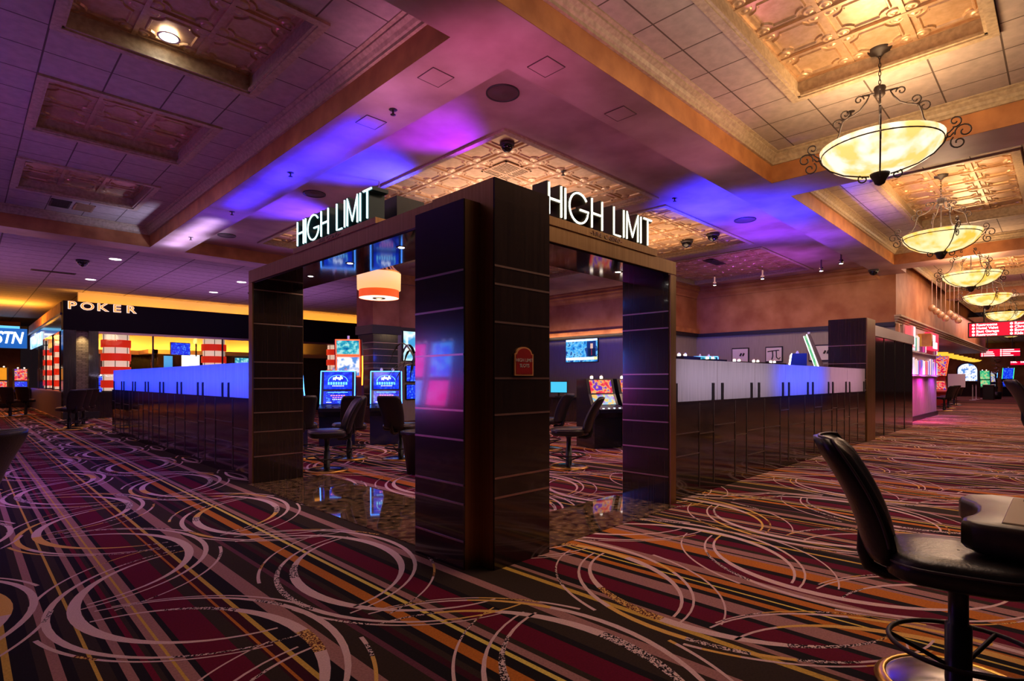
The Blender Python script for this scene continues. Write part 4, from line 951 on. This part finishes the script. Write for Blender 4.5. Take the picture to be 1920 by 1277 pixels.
# ------------------------------------------------------------------ poker room across the gaming floor on the left
glass_m, T, bs = nt('clear_glass'); T.nodes.remove(bs)
tr = T.nodes.new('ShaderNodeBsdfTransparent'); gl = T.nodes.new('ShaderNodeBsdfGlossy'); gl.inputs['Roughness'].default_value = .02; mx = T.nodes.new('ShaderNodeMixShader'); mx.inputs[0].default_value = .02
T.links.new(tr.outputs[0], mx.inputs[1]); T.links.new(gl.outputs[0], mx.inputs[2]); T.links.new(mx.outputs[0], T.nodes['Material Output'].inputs['Surface'])
PY0 = 23.9
t = thing('wall_poker', 'black fronted poker room with wide windows across the carpet on the left', 'wall', (2.45,PY0,0)); t['kind'] = 'structure'
def pp(name, q, m, parent=None): return MB().box(q[0]-2.45,q[1]-2.45,q[2]-PY0,q[3]-PY0,q[4],q[5]).build(name, m, parent or t)
pp('header', (2.45,16,PY0,PY0+.5,3.04,4.03), M['matteblack'])
pp('side_header', (2.45,2.95,PY0+.5,37,3.04,3.60), M['wood']); pp('side_header_cap', (2.43,2.95,PY0+.5,37,3.60,4.03), M['copper_dull']); pp('side_header_strip', (2.40,2.45,PY0+.3,37,3.56,3.64), mat('blue_black_strip', (.02,.02,.10), .3))
pp('corner_pillar', (2.45,2.80,PY0,PY0+.5,0,3.04), M['wood']); pp('inner_pillar', (3.14,3.42,PY0,PY0+.5,0,3.04), M['wood'])
pp('pillar_plinth', (2.44,3.44,PY0-.06,PY0+.5,0,.24), M['trimblack'])
st, T, bs = nt('stacked_stone'); setp(bs, (.30,.24,.17), .8)
br = T.nodes.new('ShaderNodeTexBrick'); br.inputs['Color1'].default_value = (.34,.27,.18,1); br.inputs['Color2'].default_value = (.20,.15,.10,1); br.inputs['Mortar'].default_value = (.04,.03,.02,1)
br.inputs['Scale'].default_value = 1.0; br.inputs['Brick Width'].default_value = .22; br.inputs['Row Height'].default_value = .055; br.inputs['Mortar Size'].default_value = .006
g = T.nodes.new('ShaderNodeNewGeometry'); sp_ = T.nodes.new('ShaderNodeSeparateXYZ'); cb = T.nodes.new('ShaderNodeCombineXYZ')
T.links.new(g.outputs['Position'], sp_.inputs[0]); T.links.new(sp_.outputs[0], cb.inputs[0]); T.links.new(sp_.outputs[2], cb.inputs[1]); T.links.new(cb.outputs[0], br.inputs['Vector']); T.links.new(br.outputs['Color'], bs.inputs['Base Color'])
pp('stone_inset', (2.80,3.14,PY0+.12,PY0+.5,.24,3.04), st)
spot((2.97,PY0-.05,3.03), (2.97,PY0+.15,1.2), (1.0,.72,.35), 60, 70, .8, .04)
pp('window_sill', (3.42,16,PY0+.05,PY0+.3,0,.92), M['wood']); pp('side_sill', (2.47,2.60,PY0+.5,37,0,.90), mat('violet_sill', (.22,.17,.26), .4))
pp('sill_cap', (2.44,2.64,PY0+.5,37,.90,.95), M['inlay']); pp('window_head', (3.42,16,PY0+.02,PY0+.3,2.97,3.04), M['inlay'])
for x in (5.05,7.45,8.72,10.6,13.0): pp('mullion', (x,x+.05,PY0+.1,PY0+.16,.92,2.97), M['black'])
for y in (25.4,27.6,30.0,33.0): pp('mullion', (2.5,2.55,y,y+.06,.95,3.04), M['black'])
pp('window_pane', (3.42,16,PY0+.12,PY0+.13,.92,2.97), glass_m); pp('window_pane', (2.52,2.53,PY0+.5,37,.95,3.04), glass_m)
struct(MB().box(2.95,20,24.75,24.95,4.03,4.46).build('wall_cove', M['cream']), 'cream cove above the poker room front, lit amber', 'wall')
struct(MB().box(2.95,20,24.3,37,3.96,4.03).build('ceiling_poker', M['copper_dull']), 'top of the poker room enclosure', 'ceiling')
for x in (4.5,8.5,12.5,16.5): area((x,24.2,4.06), (x,24.75,4.25), AMB, 30, 3.9, .06)
area((1.6,30,3.2), (1.9,30,4.46), (1.0,.36,.03), 950, .3, 12)
struct(MB().box(-8,2.3,40,40.3,0,4.46).build('wall_far', M['copper_dull']), 'far copper wall behind the sports screen', 'wall')
struct(MB().box(2.95,20,36.8,37,0,4.03).build('wall_poker_back', M['wood']), 'dark back wall of the poker room', 'wall')
b = MB(); b.box(2.95,6.6,33.2,33.6,2.62,2.82); b.box(6.6,16,31.2,31.6,2.62,2.82); b.box(6.4,6.8,31.2,33.4,2.62,2.82)
struct(b.build('trim_cove', M['cream']), 'stepped cove ledge inside the poker room', 'cove ledge')
struct(MB().box(2.95,20,34.2,34.4,2.82,4.0).build('wall_poker_cove', M['cream']), 'amber lit upper wall inside the poker room', 'wall')
for x in (5,9,13): area((x,33.7,2.9), (x,34.2,3.3), AMB, 90, 3.8, .1)
struct(MB().box(6.9,20,31.6,31.9,0,2.62).build('wall_poker_inner', M['wood']), 'dark panelled wall inside the poker room', 'wall')
t = thing('poker_sign', 'white edged POKER lettering with orange faces on the black fascia', 'sign', (3.52,PY0-.03,3.87))
face_m = emit('sign_orange', (1.0,.30,.04), 1.2); edge_m = emit('sign_white', (1.0,.85,.75), .95)
for i, ch in enumerate('POKER'):
    o = text_mb(ch, .36, .03, 1.35, bold=.012).xf(upright((-.84+.42*i,0,0),1,0)).build('letter', edge_m, t)
    text_mb(ch, .36, .02, 1.35, bold=0).xf(upright((-.84+.42*i,-.03,0),1,0)).build('letter_face', face_m, o)
red_m = emit('red_band_lit', (1.0,.03,.01), .50, (.6,.03,.01)); wht_m = emit('white_core_lit', (1.0,.74,.55), .62, (.8,.7,.6))
def lamp_tower(label, x, y, r):
    t = thing('striped_lamp_tower', label, 'lamp', (x,y,.95))
    MB().cyl((0,0), r*.88, 0, 2.05, 28).build('white_core', wht_m, t)
    for z in (.11,.60,1.09,1.58): MB().cyl((0,0), r, z, z+.27, 28).build('red_band', red_m, t)
    b = MB()
    for k in range(6): b.tube([(r*.89*math.cos(k*PI/3+.3),r*.89*math.sin(k*PI/3+.3),0),(r*.89*math.cos(k*PI/3+.3),r*.89*math.sin(k*PI/3+.3),2.05)], .012, 6)
    b.build('frame_rods', M['black'], t)
    MB().cyl((0,0), r*.95, -.06, 0, 28).build('base_ring', M['black'], t)
    MB().cyl((0,0), r*.6, -.95, -.06, 20).build('pedestal', M['black'], t)
lamp_tower('red and white striped lamp tower in the poker window nearest the stone pillar', 4.06, 24.75, .46)
lamp_tower('red and white striped lamp tower in the poker window left of the portal', 7.42, 24.9, .46)
lamp_tower('red and white striped lamp tower beside the left jamb', 12.9, 25.0, .46)
lamp_tower('red and white striped lamp tower in the side window, nearer one', 3.10, 30.6, .30)
lamp_tower('red and white striped lamp tower in the side window, farther one', 3.15, 35.3, .30)
lamp_tower('red and white striped lamp tower behind the corner pillar of the poker room', 4.9, 29.5, .46)
tv('blue hanging television tilted in the poker window', (7.60,30.5,2.85), R(15), .95, .62, S['blue'])
tv('dark hanging television seen edge on in the poker window', (8.25,30.3,2.80), R(75), .95, .62, M['blackgloss'])
tv('bright white display in the poker window, left one', (8.30,31.5,2.25), 0, .85, .75, emit('white_display', (1.0,.97,.92), 2.2))
tv('bright white display in the poker window, right one', (9.35,31.5,2.25), 0, .60, .70, emit('white_display_dim', (.85,.9,1.0), 1.6))
tv('tall blue display deep in the poker room', (7.3,31.5,2.20), 0, .42, .70, emit('blue_display', (.02,.25,.75), 1.0))
tv('blue display at the right end of the poker window', (10.95,31.5,2.32), 0, 1.1, .45, S['teal'])
tv('cyan television in the side window of the poker room', (3.9,33.0,2.2), R(-70), 1.4, .9, emit('cyan_tv', (.08,.45,.8), 1.1))
make_slot('small blue slot machine glowing behind the stone pillar', (3.72,26.3,0), 0, S['blue'], S['blue'], None, 1.5, .6)
# sports led screen
t = thing('led_screen', 'large blue led screen with white italic lettering at the far left', 'screen', (.35,37,3.44))
MB().box(-3,2.05,.05,.3,-.55,.60).build('housing', M['black'], t)
MB().box(-3,2.03,.03,.05,-.52,.46).build('picture', emit('led_blue_picture', (.01,.12,.48), 1.0), t)
MB().box(-3,1.75,.02,.05,.46,.58).build('glow_strip', emit('led_cyan', (.12,.55,.9), 1.3), t)
text_mb('STN', .80, .02, .68, 'RIGHT', .25, .02).xf(upright((1.84,.02,-.03),1,0)).build('lettering', emit('led_white_letters', (.95,1.0,1.0), 2.0), t)
t = thing('led_ticker', 'bright cyan led ticker panel hung at the corner of the poker room', 'screen', (2.449,33,3.1))
MB().box(-.05,.0,-2.6,2.6,-.28,.28).build('panel', screen('ticker_picture', [(.1,.4,.8),(.4,.75,1.0),(.7,.9,1.0),(.05,.3,.7)], (1.5,1.5,1.5), 1.2, 'NOISE'), t)
make_slot('distant slot machine at the left edge with a red screen', (.6,36.0,0), R(0), S['red'], S['red'], None, 1.9, .7)
make_slot('distant slot machine at the left edge with an orange screen', (1.35,36.2,0), R(0), emit('amber_screen', (1.0,.42,.02), .6), S['red'], None, 1.95, .6)
make_slot('distant slot machine with a red top and blue screen', (2.1,36.3,0), R(0), S['red'], S['blue'], None, 1.9, .6)
dup(c0, (1.28,27.2,0), face(.3,.9), 'black chair in shadow at the far left by the poker room')
dup(c0, (1.75,27.9,0), face(.3,.9), 'black chair beside the shadowed one at the far left')

# ------------------------------------------------------------------ corridor storefront, signs and distant machines
t = thing('display_case', 'lit storefront display of colourful upright posters in two rows', 'display case', (23.2,3.52,2.2))
MB().box(-3.0,2.95,-.03,.03,-.72,.83).build('back_panel', mat('pink_back', (.55,.40,.42), .5), t)
MB().box(-3.0,2.95,-.11,-.02,.03,.05).build('shelf', M['white'], t); MB().box(-3.0,2.95,-.11,-.02,-.73,-.71).build('shelf', M['white'], t)
rp = random.Random(21); pc = [emit('poster_%d' % i, c, .6) for i, c in enumerate(((.9,.75,.7),(.6,.04,.35),(.2,.15,.8),(.8,.35,.1),(.05,.4,.3),(.75,.75,.95),(.25,.03,.15),(1.0,.95,.9)))]
for row, (z0, hh, sd) in enumerate(((-.68,.58,0),(.08,.55,1))):
    x = -2.9
    while x < 2.75:
        w = rp.uniform(.09,.20); m = pc[rp.choice((0,1,1,2,2,3,5,5,7)) if row == 0 else rp.choice((0,4,5,6,6,7,1))]
        if not (row == 1 and (-2.85 < x < -2.05 or -.95 < x < -.45 or .45 < x < 2.3)): MB().bbox(x,x+w,-.10,-.07,z0,z0+hh*rp.uniform(.75,1),.006).build('poster', m, t)
        x += w+rp.uniform(.02,.07)
t = thing('blade_sign', 'copper sided red blade sign box on the storefront', 'sign', (22.6,3.3,2.66))
MB().box(-.12,.12,-.18,.188,-.21,.21).build('housing', M['gold'], t); MB().box(-.135,-.12,-.16,.08,-.19,.19).build('copper_face', M['copper'], t)
t = thing('lit_store_sign', 'red and white lit panel sign under the cornice of the storefront', 'sign', (24.6,3.405,2.7))
MB().box(-.85,.85,-.08,.08,-.30,.30).build('panel', emit('sign_red', (.85,.02,.08), 1.1), t); b = MB()
b.box(-.5,.1,-.09,-.08,.0,.22); b.box(-.35,.5,-.09,-.08,-.25,-.02); b.build('white_patch', emit('sign_white_patch', (1,.9,.9), 1.6), t)
t = thing('lit_store_sign', 'narrow red lit panel at the near end of the storefront', 'sign', (20.75,3.405,2.68))
MB().box(-.3,.3,-.08,.08,-.32,.32).build('panel', emit('sign_pinkred', (.85,.12,.14), 1.0), t); MB().box(.02,.22,-.09,-.08,-.3,.3).build('white_patch', sym_w, t)
def directory(label, x, y0, y1, z0, z1, left, right, real):
    t = thing('directory_sign', label, 'sign', (x,(y0+y1)/2,(z0+z1)/2)); w = (y0-y1)/2; h = (z1-z0)/2
    MB().bbox(-.06,.06,-w,w,-h,h,.01).build('housing', M['black'], t)
    MB().box(-.066,-.06,-w+.04,w-.04,-h+.05,h-.05).build('red_face', emit('directory_red', (.78,.0,.03), 1.0), t)
    wt = emit('directory_white', (1,.95,.95), 1.7)
    for yy in (-w*.6,w*.6): MB().tube([(0,yy,h),(0,yy,4.88-(z0+z1)/2)], .022, 8).build('hanging_rod', M['black'], t)
    for col, yb in ((left,w*.86),(right,-w*.06)):
        for i, s_ in enumerate(col):
            z = h*.62-i*h*.42; bu = MB(); bu.lathe([(.0001,0),(h*.155,0)], 16); bu.xf(Matrix.Translation((-.070,yb,z)) @ Matrix.Rotation(R(-90),4,'Y')); bu.build('bullet', wt, t)
            if real: text_mb(s_, h*.44, .004, 1.05, 'LEFT', 0, .004).xf(upright((-.072,yb-h*.28,z),0,-1)).build('lettering', wt, t)
            else: MB().box(-.072,-.068,yb-h*.3-h*s_,yb-h*.3,z-h*.09,z+h*.09).build('lettering', wt, t)
directory('large red hanging directory sign with white lettering in the corridor', 29.0, 2.83, .35, 3.04, 3.66, ['Restrooms','Hotel Valet','East Garage','Restrooms'], ['Rewards Center','Chrome Showroom','Bowling - Theatre','Kids Quest'], True)
directory('second red hanging directory sign farther down the corridor', 45.2, 3.86, 1.94, 2.74, 3.28, [.8,1.6,1.8,1.9], [1.9,2.9,1.3,1.8], False)
directory('small red and cream directory sign at the end of the corridor', 61.0, 3.3, 2.0, 2.50, 2.90, [1.2,1.5], [1.1,1.3], False)
# glass pendant cluster
for k in range(7):
    x, y, z = 23.5+.30*k, 3.25-.085*k, 3.80-.07*(k%4)-.03*k
    t = thing('glass_drop_pendant', ['first','second','third','fourth','fifth','sixth','seventh'][k]+' from the left of the clear glass drops hanging by the storefront', 'pendant', (x,y,z), 0, 'glass drop pendants')
    MB().tube([(0,0,.12),(0,0,4.90-z)], .010, 6).build('cord', M['inlay'], t)
    MB().lathe([(.0001,-.12),(.07,-.10),(.11,-.02),(.09,.06),(.03,.12),(.0001,.12)], 16).build('glass_drop', mat('amber_glass', (.45,.28,.16), .08, 0, .7), t)
for k in range(9):
    x = 42.0+k*2.3
    t = thing('amber_canopy_lamp', 'amber lamp in the row under the arcade canopy, number %s from the storefront' % ['one','two','three','four','five','six','seven','eight','nine'][k], 'lamp', (x,5.5,2.92))
    MB().lathe([(.0001,-.10),(.36,-.05),(.5,.05),(.48,.07)], 24).build('shade', emit('amber_shade', (1.0,.60,.05), 1.1), t); MB().tube([(0,0,.06),(0,0,1.5)], .02, 6).build('stem', M['iron'], t)
area((50,5.2,4.3), (50,5.2,0), (.9,.35,.7), 200, 14, 5)
make_curved('red striped slot machine just past the storefront', (34.6,4.55,0), R(-60), 2.5, S['red'], led_red, mat('red_stripe_cabinet', (.4,.03,.03), .3))
t = thing('arched_display', 'arched white and blue illuminated display down the corridor', 'display', (57.9,5.7,0), R(-70))
a_ = [(-.62,1.25),(.62,1.25),(.62,2.1)]+[(.62*math.cos(R(q)),2.1+.55*math.sin(R(q))) for q in range(15,166,15)]+[(-.62,2.1)]
xz(MB(), a_, -.08, .0).build('lit_face', S['white'], t); xz(MB(), [(x*1.08,(z-1)*1.05+1) for x,z in a_], .0, .2).build('housing', cab_blue, t)
MB().box(-.7,.7,-.1,.25,0,1.2).build('counter', M['wood'], t)
make_slot('green screened slot machine in the distance behind the rope posts', (54.6,4.35,0), R(-70), S['green'], S['green'], None, 2.05, .7)
make_curved('blue slot machine far down the corridor', (58.6,4.3,0), R(-75), 1.9, S['mix'], led_blue, cab_blue)
make_curved('green edged slot machine farthest down the corridor', (60.4,3.4,0), R(-75), 2.3, S['blue'], led_green)
make_slot('violet fronted slot machine in an arched niche past the storefront', (41,6.2,0), R(-70), S['blue'], S['mix'], led_blue, 2.4, 1.2, cab_blue)
dup(c0, (30.2,3.75,0), face(.6,.75), 'black chair past the storefront, nearest the magenta panel')
dup(c0, (33.0,3.95,0), face(.6,.75), 'black chair past the storefront beside the white board')
dup(c0, (38.5,4.35,0), face(.6,.75), 'black chair beyond the white board in the corridor')
t = thing('notice_board', 'white notice board on a stand past the storefront', 'notice board', (37.0,4.08,0), R(-80))
MB().bbox(-.36,.36,-.02,.02,.95,1.65,.008).build('board', M['white'], t); MB().tube([(0,.03,0),(0,.03,1.0)], .02, 8).build('post', M['chrome'], t); MB().cyl((0,.03), .2, 0, .02).build('foot', M['chrome'], t)
def stanchion(label, x, y):
    t = thing('rope_post', label, 'stanchion', (x,y,0), 0, 'rope posts in the corridor')
    MB().lathe([(.0001,.02),(.17,.015),(.18,0)], 20).build('foot', M['white'], t); MB().tube([(0,0,.015),(0,0,.95)], .032, 8).build('post', M['white'], t); MB().lathe([(.0001,1.0),(.05,.98),(.05,.95),(.0001,.94)], 12).build('cap', M['chrome'], t)
for k, (x, y) in enumerate(((47.0,4.35),(49.5,4.40),(52.0,4.22),(52.6,4.05))):
    stanchion(['white rope post nearest the storefront','second white rope post down the corridor','third white rope post down the corridor','farthest white rope post down the corridor'][k], x, y)
t = thing('litter_bin', 'dark rectangular bin beside the rope posts down the corridor', 'bin', (49.2,3.72,0))
MB().bbox(-.3,.3,-.3,.3,0,.95,.03).build('body', M['black'], t); MB().bbox(-.32,.32,-.32,.32,.95,1.02,.02).build('lid', M['chrome'], t)
t = thing('potted_tree', 'tall dark potted plant in the middle of the far corridor', 'plant', (51.0,3.45,0))
MB().lathe([(.0001,0),(.25,0),(.32,.5),(.28,.5),(.0001,.48)], 16).build('pot', M['black'], t); MB().tube([(0,0,.45),(.03,0,1.2),(0,.05,1.8)], .05, 8).build('trunk', M['black'], t)
rp = random.Random(5); b = MB()
for k in range(70):
    a = rp.uniform(0,2*PI); z = rp.uniform(1.2,2.9); L = rp.uniform(.2,.5); c_ = Vector((0,0,z)); u = Vector((math.cos(a),math.sin(a),rp.uniform(-.4,.5))); s_ = Vector((-u.y,u.x,0))*.05
    b.add([c_, c_+u*L*.5-s_, c_+u*L, c_+u*L*.5+s_], [(0,1,2,3)])
b.build('foliage', leaf, t)
# unseen areas added for the glow across the frosted panels of both dividers
area((.9,12.3,1.50), (2.74,12.3,1.38), (.015,.055,1.0), 150, 9.6, .25, 34)
area((7.1,1.1,1.50), (7.1,3.09,1.38), (.80,.64,1.0), 6.5, 3.0, .25, 34)
area((9.9,1.1,1.50), (9.9,3.09,1.38), (.06,.10,1.0), 26, 2.3, .25, 34)
area((12.4,1.1,1.50), (12.4,3.09,1.38), (1.0,.42,.70), 6.5, 2.4, .25, 34)
